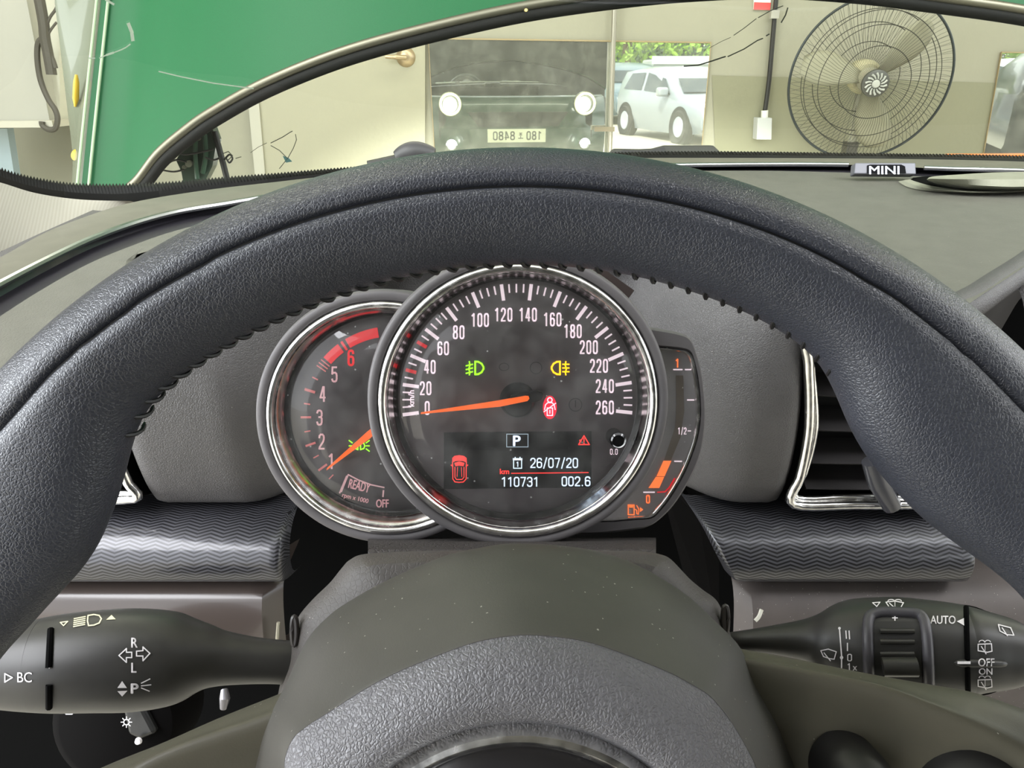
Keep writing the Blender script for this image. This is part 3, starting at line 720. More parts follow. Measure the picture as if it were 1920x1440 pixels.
# trees and hedge
def foliage_mat(name, c1, c2):
    q = N(name); f = q.noise(1.2, 3); q.l(q.mix(f, lin(c1), lin(c2)), q.b.inputs['Base Color']); q.b.inputs['Roughness'].default_value = .6
    q.b.inputs['Transmission Weight'].default_value = 0; return q.m
def tree(px, dist, h, r, zc_, m, label, n=1800, seed=1, rx=1.0):
    rnd = random.Random(seed); G = ground_v(px, dist); t = thing('tree', label, 'tree', mir(G))
    m_ = MB(); m_.tube([mir(G + Vector((0, 0, -.02))), mir(G + Vector((.1, 0, h * .35))), mir(G + Vector((.05, .1, h * .75)))], [.22, .16, .06], 8); m_.build('trunk', M('bark', (92, 76, 60), .9), t)
    m_ = MB(); cl = [(rnd.uniform(-1, 1) * r * rx, rnd.uniform(-1, 1) * r, zc_ + rnd.uniform(-.8, .8) * h * .36, rnd.uniform(.35, .6) * r) for _ in range(16)]
    for i in range(n):
        c = rnd.choice(cl); d = Vector((rnd.gauss(0, 1), rnd.gauss(0, 1), rnd.gauss(0, 1))).normalized() * c[3] * rnd.uniform(.6, 1)
        p = G + Vector((c[0], c[1], c[2])) + d; 
        if p.z < .1: continue
        u = Vector((rnd.gauss(0, 1), rnd.gauss(0, 1), rnd.gauss(0, 1))).normalized(); v = u.orthogonal().normalized(); s = rnd.uniform(.07, .16) * (r / 2) ** .3
        m_.add([mir(p + u * s), mir(p + v * s * .6), mir(p - u * s), mir(p - v * s * .6)], [(0, 1, 2, 3)])
    m_.build('foliage', m, t, smooth=False)
lg = foliage_mat('light_leaves', (84, 124, 26), (134, 164, 52)); dg_ = foliage_mat('dark_leaves', (28, 56, 30), (54, 84, 44))
tree(1160, 30, 6.2, 2.5, 3.1, lg, 'bright yellow-green tree reflected beside the pole in the wide mirror', 4200, 3)
tree(1345, 42, 6.5, 4, 3.6, dg_, 'dark green tree above the white truck, reflected in the wide mirror', 5200, 5, 1.2)
tree(1000, 46, 6, 3.6, 3.4, dg_, 'dark green tree behind the green car, reflected in the mirror', 3000, 8, 1.0)
tree(780, 32, 5.5, 3, 3.0, lg, 'bright tree reflected at the left edge of the wide mirror', 3000, 9)
tree(1900, 27, 6, 3, 3.2, lg, 'bright green tree reflected in the second mirror at right', 3600, 11, 1.3)
def hedge(px0, px1, dist, h):
    rnd = random.Random(4); m_ = MB(); a = ground_v(px0, dist); b = ground_v(px1, dist)
    for i in range(15000):
        p = a.lerp(b, rnd.random()) + Vector((rnd.gauss(0, .2), rnd.uniform(-.6, .6), rnd.uniform(.05, 1) ** .7 * h * (1 + .15 * math.sin(i))))
        u = Vector((rnd.gauss(0, 1), rnd.gauss(0, 1), rnd.gauss(0, 1))).normalized(); v = u.orthogonal().normalized(); s = rnd.uniform(.3, .6)
        m_.add([mir(p + u * s), mir(p + v * s * .6), mir(p - u * s), mir(p - v * s * .6)], [(0, 1, 2, 3)])
    o = m_.build('hedge', dg_, smooth=False); o['kind'] = 'stuff'; tag(o, 'long dark green hedge at the back of the parking lot', 'hedge')
hedge(700, 2400, 58, 7)

# ------------------------------------------------------------------ windscreen, pillar, cowl, wipers
FP = CAM + Vector((0, .86, -.095))
frit_top = [(-70, 285), (-30, 303), (0, 315), (33, 326), (83, 337), (133, 344), (190, 346), (253, 345), (340, 340), (427, 332), (520, 325), (600, 318), (760, 306), (960, 294), (1150, 286), (1350, 284), (1600, 287), (1760, 289), (1920, 292), (2100, 298), (2400, 330)]
frit_bot = [(-70, 330), (-30, 338), (0, 347), (33, 357), (67, 367), (110, 374), (150, 378), (200, 381), (240, 380), (333, 368), (467, 351), (567, 338), (700, 326), (960, 308), (1150, 299), (1350, 297), (1600, 298), (1760, 300), (1920, 304), (2100, 312), (2400, 345)]
# depth of the screen foot along its run: far in the middle, nearer at the pillar
def wdepth(px): return interp(px, [-80, 0, 120, 300, 500, 800, 1200, 1660, 2000, 2400], [.60, .64, .70, .77, .82, .87, .90, .90, .88, .82])
wsn = thing('windscreen', 'clear greenish windscreen with black dotted lower band and scratches', 'windscreen', W(.37, .85, -.1))
ft = resample(cr([(a, b, 0) for a, b in frit_top], 6), 801); fb = resample(cr([(a, b, 0) for a, b in frit_bot], 6), 801)
m_ = MB(); top = []
for i, (a, b) in enumerate(zip(ft, fb)):
    top.append(at(a.x, a.y + (1 if i % 2 else -1) * interp(a.x, [0, 250, 700, 1400], [3.0, 2.6, 1.6, 1.2]), wdepth(a.x)))
m_.grid([top, [at(a.x * .5 + b.x * .5, (a.y + b.y) / 2, wdepth(a.x) + .002) for a, b in zip(ft, fb)], [at(b.x, b.y + 6, wdepth(b.x) + .004) for b in fb]])
m_.build('frit_band', M('frit_black', (10, 9, 8), .35), wsn, smooth=False)
rows = []
for s in [k / 10 for k in range(11)]:
    row = []
    for b in ft[::16]:
        P = at(b.x, b.y + 12, wdepth(b.x) + .0045); q = P + Vector((-(P.x - .37) * .12 * s, -.62 * s + .05 * math.sin(s * 3.1), .44 * s)); row.append(q)
    rows.append(row)
m_ = MB(); m_.grid(rows); gobj = m_.build('glass', wind_glass, wsn)
gfn = bvh_fn([gobj])
ink = Ink(); mk = [([(241, 45), (247, 60), (249, 75)], 6.5), ([(187, 109), (200, 103), (215, 98), (228, 93), (236, 89), (244, 83)], 2.4), ([(200, 103), (212, 99)], 4), ([(298, 134), (340, 144), (400, 156), (475, 166)], 2.4), ([(199, 0), (213, 8)], 4), ([(166, 109), (178, 109)], 2)]
for p, w in mk: ink.stroke(p, w, step=6)
ink.print('scratch_marks', M('scratch_pale', (205, 222, 205), .6), wsn, gfn, .0015)
ink = Ink()
for p, w in (([(1283, 124), (1297, 123), (1310, 122), (1333, 115), (1360, 106)], 2.6), ([(1365, 106), (1395, 92), (1420, 76), (1430, 72)], 2.2), ([(1437, 67), (1442, 64)], 2.4), ([(1465, 42), (1473, 28), (1477, 15)], 2.4), ([(1376, 66), (1395, 53), (1418, 35)], 1.4), ([(1422, 33), (1445, 20), (1468, 11)], 1.6), ([(1330, 90), (1352, 78), (1370, 70)], .9),
            ([(508, 268), (530, 257), (544, 248), (548, 246)], 1.6), ([(554, 252), (556, 262), (550, 278), (540, 296), (524, 316)], 1.3), ([(508, 273), (524, 282), (538, 296)], 1.3), ([(470, 286), (484, 276), (500, 268)], .9), ([(418, 288), (428, 284), (436, 292), (428, 300), (420, 296)], 1.6), ([(442, 297), (452, 294)], 1.4)):
    ink.stroke(p, w, step=6)
ink.print('scratch_marks', M('scratch_dark', (62, 66, 56), .6), wsn, gfn, .0015)
m_ = Ink(); m_.poly([(530, 292), (541, 296), (548, 303), (536, 305)]); m_.print('chip_mark', M('chip_blue', (90, 140, 140), .4), wsn, gfn, .0015)

pil = []
top_ = resample(cr([(a, b - 3, 0) for a, b in [(-160, 290), (-70, 328), (0, 345), (67, 365), (150, 377), (245, 380)]], 8), 60)
bot_ = resample(cr([(a, b, 0) for a, b in [(-160, 560), (-70, 520), (0, 484), (83, 438), (167, 404), (255, 380)]], 8), 60)
def pillar_mat():
    q = N('ribbed_pillar_fabric'); c = q.coord('Object', (1, 1, 1)); sp = q.n('SeparateXYZ'); q.l(c, sp.inputs[0])
    ph = q.math('ADD', q.math('MULTIPLY', sp.outputs[1], 210), q.math('MULTIPLY', sp.outputs[0], 90)); ph = q.math('ADD', ph, q.math('MULTIPLY', sp.outputs[2], -330))
    w = q.math('PINGPONG', ph, .5)
    q.l(q.mix(q.math('MULTIPLY', w, 2), lin((158, 153, 142)), lin((168, 163, 152))), q.b.inputs['Base Color']); q.b.inputs['Roughness'].default_value = .85
    q.bump(w, .15, .0008); return q.m
m_ = MB(); m_.grid([[at(lerp(a.x, b.x, t), lerp(a.y, b.y, t), lerp(wdepth(a.x) - .005, .50 + .001 * max(0, (b.x + 160)) * .62, t)) for a, b in zip(top_, bot_)] for t in [k / 8 for k in range(9)]])
tag(m_.build('pillar_trim', pillar_mat()), 'pale ribbed pillar trim at the left end of the dashboard', 'pillar trim')

# wiper parts outside
wp = thing('wiper_pivot', 'dark wiper arm pivot lying on the cowl right of the steering wheel top', 'wiper', at(1290, 292, .97))
m_ = MB(); dW = .97
m_.prism([at(x, y, dW) for x, y in ((1140, 287), (1150, 277), (1200, 278), (1222, 277), (1245, 271), (1338, 271), (1352, 284), (1352, 305), (1140, 305))], FW * .03); m_.build('arm_cover', M('wiper_dark', (44, 44, 38), .6), wp, smooth=False, bevel=.003)
m_ = MB(); m_.prism([at(x, y, dW - .004) for x, y in ((1140, 290), (1170, 281), (1215, 283), (1246, 275), (1249, 306), (1140, 306))], FW * .006); m_.build('arm', M('wiper_black', (12, 12, 11), .5), wp, smooth=False)
wp2 = thing('wiper_pivot', 'small dark wiper pivot cap peeking over the steering wheel rim left of the mirror', 'wiper', at(782, 298, .97))
m_ = MB(); m_.tube(cr([at(742, 296, .97), at(762, 288, .97), at(786, 285, .97), at(815, 290, .97)], 6), [.008 + .006 * math.sin(k / 18 * math.pi) for k in range(19)], 12); m_.build('cap', M('wiper_grey', (50, 48, 52), .5), wp2)
m_ = MB(); m_.tube([at(690, 310, .975), at(745, 298, .975)], .006, 8); m_.build('arm', M('wiper_arm_dark', (20, 20, 20), .5), wp2)
# cowl
m_ = MB(); m_.grid([[at(b.x, b.y + dy, wdepth(b.x) + .008 + dd) for b in fb[::16]] for dy, dd in ((8, 0), (6, .07))]); tag(m_.build('cowl_panel', M('cowl_black', (18, 18, 17), .7)), 'black plastic cowl panel below the windscreen', 'cowl')

# ------------------------------------------------------------------ dashboard
dy0, dz0 = yz(.5, -.1); DS = .0733 - math.tan(rad(1.0))
DP = CAM + Vector((0, dy0, dz0)); DNn = Vector((0, -DS, 1)).normalized()
def dp(px, py, h=0): return hit(px, py, DP + DNn * h, DNn)
dash = thing('dashboard', 'dark grey grained dashboard with chrome line and padded front', 'dashboard', WY(0, .5, -.3))
A_ = [(-120, 545), (-60, 512), (0, 483), (83, 437), (167, 404), (250, 379), (375, 358), (500, 343), (700, 322), (960, 305), (1150, 297), (1340, 296), (1600, 297), (1760, 299), (1920, 303), (2100, 312), (2300, 330)]
B_ = [(-120, 600), (-60, 566), (0, 533), (83, 490), (167, 450), (250, 419), (333, 397), (417, 383), (560, 360), (760, 336), (960, 322), (1150, 313), (1345, 309), (1595, 309), (1760, 316), (1920, 320), (2100, 330), (2300, 350)]
C_ = [(-120, 690), (-60, 645), (0, 600), (83, 546), (167, 500), (250, 467), (333, 440), (417, 420), (560, 388), (760, 356), (960, 340), (1150, 330), (1345, 326), (1595, 328), (1760, 336), (1920, 340), (2100, 350), (2300, 372)]
def pl(pts, n=140): return resample(cr([(a, b, 0) for a, b in pts], 6), n)
a3, b3, c3 = pl(A_), pl(B_), pl(C_)
m_ = MB(); m_.grid([[dp(a.x, a.y - 14, .0) - Vector((0, 0, .02)) for a in a3], [dp(a.x, a.y, .004) for a in a3], [dp(lerp(a.x, b.x, .5), lerp(a.y, b.y, .5), .006) for a, b in zip(a3, b3)], [dp(b.x, b.y, .004) for b in b3]]); m_.build('upper_ledge', leather('ledge_grain', (92, 90, 78), .6, 700, .1, .0003), dash)
m_ = MB(); m_.tube([dp(b.x, b.y, .003) for b in b3 if not 1598 < b.x < 1722], .0022, 8); 
segs = [[dp(b.x, b.y, .0035) for b in b3 if b.x < 1597], [dp(b.x, b.y, .0035) for b in b3 if b.x > 1718]]
m_ = MB()
for s in segs: m_.tube(s, .0023, 8)
m_.build('chrome_line', silver, dash)
m_ = MB(); m_.grid([[dp(b.x, b.y, .001) for b in b3], [dp(lerp(b.x, c.x, .35), lerp(b.y, c.y, .35), -.004) for b, c in zip(b3, c3)], [dp(c.x, c.y, -.001) for c in c3]]); m_.build('inlay', M('inlay_dark', (44, 42, 48), .3, coat=.3), dash)
# badge
bd = plane_fn(dp(1660, 338, .002), -FW); 
m_ = MB(); m_.prism([bd(x, y, 0) for x, y in ((1604, 305), (1717, 305), (1718, 327), (1602, 326))], FW * .01); bg = m_.build('badge', M('badge_plate', (104, 104, 110), .45, .5), dash, smooth=False, bevel=.001)
ink = Ink(); ink.poly([(1626, 310), (1632, 308.5), (1690, 308.5), (1697, 312), (1699, 325), (1692, 325), (1626, 325)]); ink.print('badge_recess', M('badge_black', (10, 10, 13), .7, spec=.1), bg, bd, .0006)
ink = Ink(); ink.text('MINI', 1658, 319, 56, 15, bold=.4); ink.print('badge_letters', M('badge_letters', (170, 174, 182), .3, .6), bg, bd, .0012)
# dash top surface
edge_pts = [(-150, 690), (60, 690), (190, 640), (240, 560), (262, 474), (600, 466), (960, 464), (1440, 466), (1500, 490), (1560, 540), (1640, 585), (1700, 605), (1800, 577), (1860, 540), (1920, 500), (2000, 440), (2150, 420), (2300, 410)]
e3 = pl(edge_pts)
m_ = MB(); m_.grid([[dp(lerp(c.x, e.x, t), lerp(c.y - 9, e.y, t), 0) + Vector((0, 0, -.004 * (1 if t == 0 else 0))) for c, e in zip(c3, e3)] for t in (0, .02, .25, .5, .75, 1)])
m_.build('top_panel', dash_top_m, dash)
# front edge roll at the right
ev = [p for p in e3 if p.x > 1700]
m_ = MB(); m_.tube([dp(p.x, p.y, -.008) for p in ev], .0095, 14); m_.build('edge_roll', dash_grain, dash)
ev2 = [p for p in e3 if p.x > 1815]
m_ = MB(); m_.grid([[dp(p.x, p.y, -.01) + Vector((0, .004, 0)) for p in ev2], [dp(p.x, p.y, -.01) + Vector((0, .03, -.06)) for p in ev2], [dp(p.x, p.y, -.01) + Vector((0, .05, -.16)) for p in ev2]]); m_.build('centre_panel', M('centre_dark', (34, 31, 30), .6), dash)
# padded front, left and right of the gauges, with a hollow behind them
prof = [(.62, -.0955), (.52, -.1025), (.46, -.1085), (.433, -.118), (.418, -.140), (.411, -.17), (.411, -.20), (.416, -.228), (.424, -.250), (.436, -.263), (.47, -.268)]
profc = cr([(a, b, 0) for a, b in prof], 4)
def pad(name, x0, x1, hollow, n=34, taper=(0, 0), back=.7, zmin=-1):
    rows = []
    for i in range(n + 1):
        u = i / n; row = []
        for P in [p for p in profc if p.x < back and p.y > zmin]:
            zf = (P.y + .27) / .18
            x = lerp(x0 - taper[0] * zf, x1 - taper[1] * zf, u)
            y = P.x
            w = max(0, 1 - abs(x - hollow[0]) / hollow[1]); w = w * w * (3 - 2 * w)
            k = min(1, max(0, (-.085 - P.y) / .03))
            y += .12 * w * k
            e = min(abs(x - lerp(x0, x1, 0)), abs(x1 - x)) if True else 0
            ee = max(0, 1 - min(x - (x0 - taper[0] * zf), (x1 - taper[1] * zf) - x) / .012); y += .012 * ee * ee * k
            row.append(WY(x, y, P.y))
        rows.append(row)
    m_ = MB(); m_.grid(rows); return m_.build(name, dash_grain, dash)
pad('front_pad', -.246, -.02, (-.075, .105)); pad('front_pad', -.02, .186, (.04, .115), taper=(0, .011))
pad('vent_brow', .18, .238, (3, .1), zmin=-.128); pad('vent_brow', -.35, -.24, (3, .1), zmin=-.128)
pad('front_pad', .315, .62, (3, .1), back=.44); pad('front_pad', -.62, -.345, (3, .1), back=.44)
# zigzag trim
def trim(name, xl0, xl1, xr, n=30):
    pr = cr([(a, b, 0) for a, b in [(.452, -.267), (.425, -.268), (.408, -.274), (.400, -.284), (.3985, -.294), (.403, -.304), (.418, -.310)]], 5); rows = []
    m = len(pr)
    us = [0, .004, .009, .015, .022, .03] + [lerp(.05, .95, i / n) for i in range(n + 1)] + [.97, .978, .985, .991, .996, 1]
    for u in us:
        row = []
        for j, P in enumerate(pr):
            xl = lerp(xl0, xl1, j / (m - 1)); x = lerp(xl, xr, u); en = min(u, 1 - u) * abs(xr - xl)
            y = P.x + .012 * max(0, 1 - en / .006) ** 2
            row.append(WY(x, y, P.y))
        rows.append(row)
    m_ = MB(); m_.grid(rows); o = m_.build(name, zigzag, dash)
    # strip coordinates for the pattern
    prl = [0]
    for j in range(1, m): prl.append(prl[-1] + (pr[j] - pr[j - 1]).length)
    pts = [CAM + Vector((0,) + yz(P.x, P.y)) for P in pr]
    def fn(co):
        best = min(range(m), key=lambda j: (Vector((0, co.y, co.z)) - Vector((0, pts[j].y, pts[j].z))).length)
        return (co.x / .0172, prl[best] / .0026)
    uv_from(o, fn); return o
trim('zigzag_trim', -.36, -.36, -.1475); trim('zigzag_trim', .117, .15, .305)
# lower trays
def tray(name, x0, x1, m, prf):
    pr = cr([(a, b, 0) for a, b in prf], 4); rows = []
    for i in range(25):
        u = i / 24; row = []
        for P in pr:
            x = lerp(x0, x1, u); en = min(u, 1 - u) * abs(x1 - x0); y = P.x + .015 * max(0, 1 - en / .01) ** 2; row.append(WY(x, y, P.y))
        rows.append(row)
    m_ = MB(); m_.grid(rows); return m_.build(name, m, dash)
brown = M('gloss_brown', (66, 58, 54), .3, coat=.15)
lt = tray('lower_panel', -.40, -.158, brown, [(.45, -.312), (.412, -.315), (.402, -.325), (.397, -.345), (.395, -.366), (.398, -.374), (.41, -.378), (.44, -.38)]); lt['label'] = 'glossy brown lower panel left of the column'
m_ = MB(); m_.tube([WY(x, .3935, -.3715) for x in (-.36, -.25, -.19, -.175)] + [WY(-.166, .394, -.366), WY(-.160, .396, -.355), WY(-.1575, .40, -.335)], .0012, 6); m_.build('edge_highlight', M('edge_glint', (206, 200, 178), .2, .6), lt)  # highlight along the panel's lower edge, put in as a bright tube
rt_ = tray('lower_panel', .152, .36, leather('dusty_brown', (76, 69, 66), .6, 900, .06, .0003, dust=.25), [(.45, -.311), (.415, -.313), (.40, -.322), (.392, -.34), (.386, -.37), (.384, -.41)]); rt_['label'] = 'dusty matt brown lower panel right of the column'
m_ = MB(); m_.tube(cr([at(1416, 1164, .462), at(1423, 1156, .462), at(1428, 1143, .462)], 5), .0012, 6); m_.build('light_mark', M('mark_pale', (200, 198, 186), .5), rt_)
# dark backing
m_ = MB(); m_.prism([WY(-.7, .60, -.125), WY(.7, .60, -.125), WY(.7, .50, -.8), WY(-.7, .50, -.8)], Vector((0, .05, 0))); m_.build('knee_panel', vblack_m, dash, smooth=False)
m_ = MB(); m_.prism([WY(.118, .46, -.262), WY(.135, .455, -.29), WY(.15, .45, -.312), WY(.16, .45, -.40), WY(.15, .47, -.40), WY(.108, .47, -.262)], Vector((0, .04, 0))); m_.build('side_bracket', black_m, dash, smooth=False)
# speaker-vent pod on the dash top at right
pd = thing('dash_pod', 'rounded grey demister pod sunk in the dash top at right edge', 'demister vent', dp(1900, 345))
lo = [(1684, 340), (1700, 350), (1730, 357), (1780, 361), (1830, 363), (1890, 362), (1950, 356), (2030, 346)]
ro = [(1706, 338), (1716, 342), (1745, 350), (1790, 357), (1830, 360), (1890, 359), (1950, 353), (2030, 343)]
l3, r3 = pl(lo, 50), pl(ro, 50)
m_ = MB(); m_.grid([[dp(a.x, a.y, .0005) for a in l3], [dp(lerp(a.x, b.x, .5), lerp(a.y, b.y, .5) - 1, .004) for a, b in zip(l3, r3)], [dp(b.x, b.y - 2, .002) for b in r3]]); m_.build('rim', leather('pod_rim_grain', (128, 128, 112), .7, 520, .2, .0006), pd)
m_ = MB(); m_.poly([dp(a.x, a.y - .5, .0012) for a in r3] + [dp(x, y, .0012) for x, y in ((2030, 330), (1740, 330), (1712, 333))]); m_.build('opening', vblack_m, pd, smooth=False)
m_ = MB(); up3 = pl([(1738, 336), (1748, 331), (1800, 327), (1860, 323.5), (1920, 322), (2030, 321)], 50); dn3 = pl([(1738, 337), (1760, 341), (1800, 345), (1860, 349), (1920, 350), (2030, 344)], 50); bt3 = pl([(1742, 340), (1765, 347), (1800, 353), (1860, 357), (1920, 357), (2030, 349)], 50)
m_.grid([[dp(a.x, a.y, .010) for a in up3], [dp(lerp(a.x, b.x, .5), lerp(a.y, b.y, .5), .015) for a, b in zip(up3, dn3)], [dp(b.x, b.y, .010) for b in dn3], [dp(b.x, b.y, .002) for b in bt3]]); m_.build('lid', leather('pod_grain', (128, 128, 112), .7, 520, .2, .0006), pd)

# ------------------------------------------------------------------ air vents
def vent(label, pts, frame_r, slat_px, d0, d1, name='air_vent', knob=None):
    P2 = [(x, y) for x, y in pts]
    def d(py): return lerp(d0, d1, (py - 640) / 310)
    c = at(sum(x for x, y in P2) / len(P2), sum(y for x, y in P2) / len(P2), d(800)); t = thing(name, label, 'air vent', c)
    path = [at(x, y, d(y)) for x, y in P2]
    m_ = MB(); m_.grid([path + [path[0]], [p + FW * .06 for p in path] + [path[0] + FW * .06]]); m_.poly([p + FW * .06 for p in path]); m_.build('duct', M('duct_dark', (12, 12, 12), .5), t, smooth=False)
    m_ = MB(); m_.tube(cr(path, 5, True), frame_r, 12, closed=True); m_.build('chrome_frame', chrome, t)
    m_ = MB(); m_.tube(cr([p + FW * .004 + (c - p).normalized() * frame_r * 1.7 for p in path], 5, True), frame_r * .7, 10, closed=True); m_.build('inner_frame', chrome, t)
    for k, (x0, x1, y0, y1) in enumerate(slat_px):
        rows = []
        for i in range(13):
            u = i / 12; x = lerp(x0, x1, u); yy = lerp(y0, y1, u) + 14 * (u - .5) ** 2 * -1 + 4
            p = at(x, yy, d(yy) + .006); rows.append([p + Vector((0, .0, 0)), p + Vector((0, .004, .0016)), p + Vector((0, .03, .004)), p + Vector((0, .03, 0)), p + Vector((0, .002, -.0016))])
        m_ = MB(); m_.grid(rows, True, True, True); m_.build('slat', M('slat_black', (52, 50, 50), .3), t)
    if knob:
        m_ = MB(); p = at(knob[0], knob[1], d(knob[1]) - .006); m_.tube([p + Vector((-.008, 0, .016)), p, p + Vector((.012, 0, -.018))], [.006, .007, .006], 12); m_.build('knob', M('knob_gloss', (60, 60, 64), .2), t)
    return t
vp = [(1519, 610), (1516, 680), (1518, 740), (1517, 800), (1510, 850), (1500, 895), (1487, 945), (1600, 947), (1712, 946), (1800, 945), (1850, 900), (1870, 800), (1850, 690), (1780, 610), (1650, 590)]
vent('chrome framed air vent with black slats right of the gauges', vp, .0032, [(1530, 1840, 740, 746), (1534, 1840, 806, 806), (1524, 1840, 868, 864), (1512, 1830, 916, 912), (1530, 1830, 676, 684)], .435, .487, knob=(1648, 905))
lp = [(252, 935), (240, 905), (222, 860), (205, 800), (190, 720), (100, 690), (10, 700), (-60, 760), (-80, 850), (-20, 930), (120, 936)]
vent('left air vent, only its chrome lower corner showing beside the wheel rim', lp, .0032, [(-50, 205, 790, 790), (-50, 225, 850, 850), (-20, 225, 900, 900)], .435, .487)

# ------------------------------------------------------------------ gauges
TILT = rad(11)
GN = (-(FW * math.cos(TILT)) - UP * math.sin(TILT) * 1).normalized()
GN = Vector((0, -math.cos(PITCH - TILT), math.sin(PITCH - TILT)))
GX = Vector((1, 0, 0)); GY = GN.cross(GX)
SO = at(971, 760, .335)
sp_ = thing('speedometer', 'large round central speedometer with orange needle near zero', 'gauge', SO)
def ringset(parent, O, rh, rc, ri, depth, keep=None, dialm=None):
    n = 128
    def mk(name, prof, m, **k):
        b = MB(); b.lathe(O, GX, GY, GN, prof, n)
        if keep: b.keep(keep)
        return b.build(name, m, parent, angle=75)
    h = mk('housing', [(rh * .9, -.055), (rh * .97, -.03), (rh * .995, -.008), (rh, -.004), (rh * .99, -.0008), (rh * .975, 0), (rc * 1.02, .0), (rc * 1.008, -.001), (rc * 1.005, -.006)], housing_m)
    mk('chrome_ring', [(rc * (.972 + .033 * math.cos(rad(a))), -.0015 + .0026 * math.sin(rad(a))) for a in range(-20, 181, 20)] + [(rc * .937, -.0028), (rc * .933, -.0024), (lerp(rc, ri, .8), -.0042), (ri, -.0075)], chrome)
    mk('inner_wall', [(ri, -.0072), (ri * .985, -.009), (ri * .975, -depth)], gloss_black)
    b = MB(); rr = [0.001, ri * .2, ri * .4, ri * .6, ri * .8, ri * .9, ri * .98]
    b.lathe(O, GX, GY, GN, [(r, -depth) for r in rr], n, True)
    if keep: b.keep(keep)
    b.build('dial_face', dialm, parent)
    b = MB(); b.lathe(O, GX, GY, GN, [(r, -.0062 + .0045 * (1 - (r / ri) ** 8)) for r in [0.001] + [ri * q for q in (.2, .4, .6, .7, .78, .84, .88, .91, .94, .96, .98, 1.0)]], n, True)
    if keep: b.keep(keep)
    b.build('lens', lens_glass, parent)
def dial_mat(name, c):
    q = N(name); cc = lin(c); f = q.noise(35, 4); q.l(q.mix(f, tuple(x * .85 for x in cc), tuple(x * 1.15 for x in cc)), q.b.inputs['Base Color']); q.b.inputs['Roughness'].default_value = .55; return q.m
DD = .0115
ringset(sp_, SO, .0692, .0637, .0578, DD, None, dial_mat('speedo_dial', (98, 91, 93)))
SF = plane_fn(SO - GN * DD, GN)
ink = Ink(); inkr = Ink(); cx, cy, R_ = 970, 750, 214.5
def tickpt(v, r):
    a = rad(187.3 - (193.6) * v / 260); return (cx + r * math.cos(a), cy - r * 1.01 * math.sin(a))
for i in range(53):
    v = i * 5
    if v % 20 == 0: ink.stroke([tickpt(v, R_), tickpt(v, R_ - 26)], 6.5, step=99)
    elif v in (30, 50): inkr.stroke([tickpt(v, R_), tickpt(v, R_ - 16)], 6.5, step=99)
    else: ink.stroke([tickpt(v, R_), tickpt(v, R_ - 14)], 3.0, step=99)
ink.print('tick_marks', num_m, sp_, SF, .0004); o = inkr.print('red_ticks', redprint, sp_, SF, .0004)
ink = Ink()
for t, x, y in (('0', 801, 765), ('20', 798, 728), ('40', 806, 688), ('60', 831, 653), ('80', 860, 623), ('100', 900, 600), ('120', 944, 590), ('140', 990, 590), ('160', 1036, 599), ('180', 1074, 621), ('200', 1104, 651), ('220', 1123, 686), ('240', 1134, 724), ('260', 1134, 764)):
    ink.digits(t, x, y, 9.6, 26, 3.1)
ink.text('km/h', 771, 747, 30, 11, rot=-math.pi / 2, bold=.3)
ink.digits('0.0', 1151, 847, 5, 11, 1.3)
ink.print('numerals', num_m, sp_, SF, .0004)
# warning lamps
def foglamp(cx, cy, s, w=3.0):
    k = Ink(); D = [(cx + 2 * s, cy - 12), (cx + 2 * s, cy + 12)]
    k.stroke([(cx + 1 * s, cy - 12), (cx + 1 * s, cy + 12)], w)
    k.stroke([(cx + s * 1, cy - 12), (cx + s * 7, cy - 11.5), (cx + s * 13, cy - 8), (cx + s * 16.5, cy - 2), (cx + s * 16.5, cy + 2), (cx + s * 13, cy + 8), (cx + s * 7, cy + 11.5), (cx + s * 1, cy + 12)], w)
    for dy in (-7, 0, 7): k.stroke([(cx - s * 16, cy + dy + (3 if s > 0 else 0)), (cx - s * 4, cy + dy)], w * .75)
    k.stroke([(cx - s * 10, cy - 12), (cx - s * 9, cy - 5), (cx - s * 11, cy + 2), (cx - s * 9, cy + 8), (cx - s * 10, cy + 13)], w * .75)
    return k
foglamp(890, 690, 1).print('front_fog_lamp_symbol', lamp_green, sp_, SF, .0005)
foglamp(1051, 690, -1).print('rear_fog_lamp_symbol', lamp_amber, sp_, SF, .0005)
k = Ink(); k.arc(1031, 750, 4.2, 4.2, 0, 360, 2); k.stroke([(1021, 768), (1023, 759), (1027, 755), (1035, 755), (1039, 759), (1041, 768)], 2); k.stroke([(1042, 756), (1020, 772)], 2); k.stroke([(1026, 765), (1036, 765), (1036, 779), (1026, 779)], 2, True); k.stroke([(1031, 769), (1031, 775)], 2)
k.print('seat_belt_symbol', backlit('lamp_pink', (255, 150, 160), (255, 150, 160), 1.2), sp_, SF, .0008)
k = Ink(); k.disc(1031, 764, 13, 22); k.print('seat_belt_glow', backlit('lamp_red_field', (225, 20, 50), (225, 20, 50), .55), sp_, SF, .0004)
# faint unlit symbols
k = Ink(); k.arc(1079, 759, 12, 12, 0, 360, 1.6); k.stroke([(1079, 751), (1079, 763)], 2); k.arc(1005, 690, 11, 11, 0, 360, 1.4); k.arc(945, 688, 9, 7, 0, 360, 1.4); k.arc(680, 0, 1, 1, 0, 1, .1)
k.v = k.v; k.print('unlit_symbols', M('unlit_ink', (46, 41, 43), .6), sp_, SF, .0004)
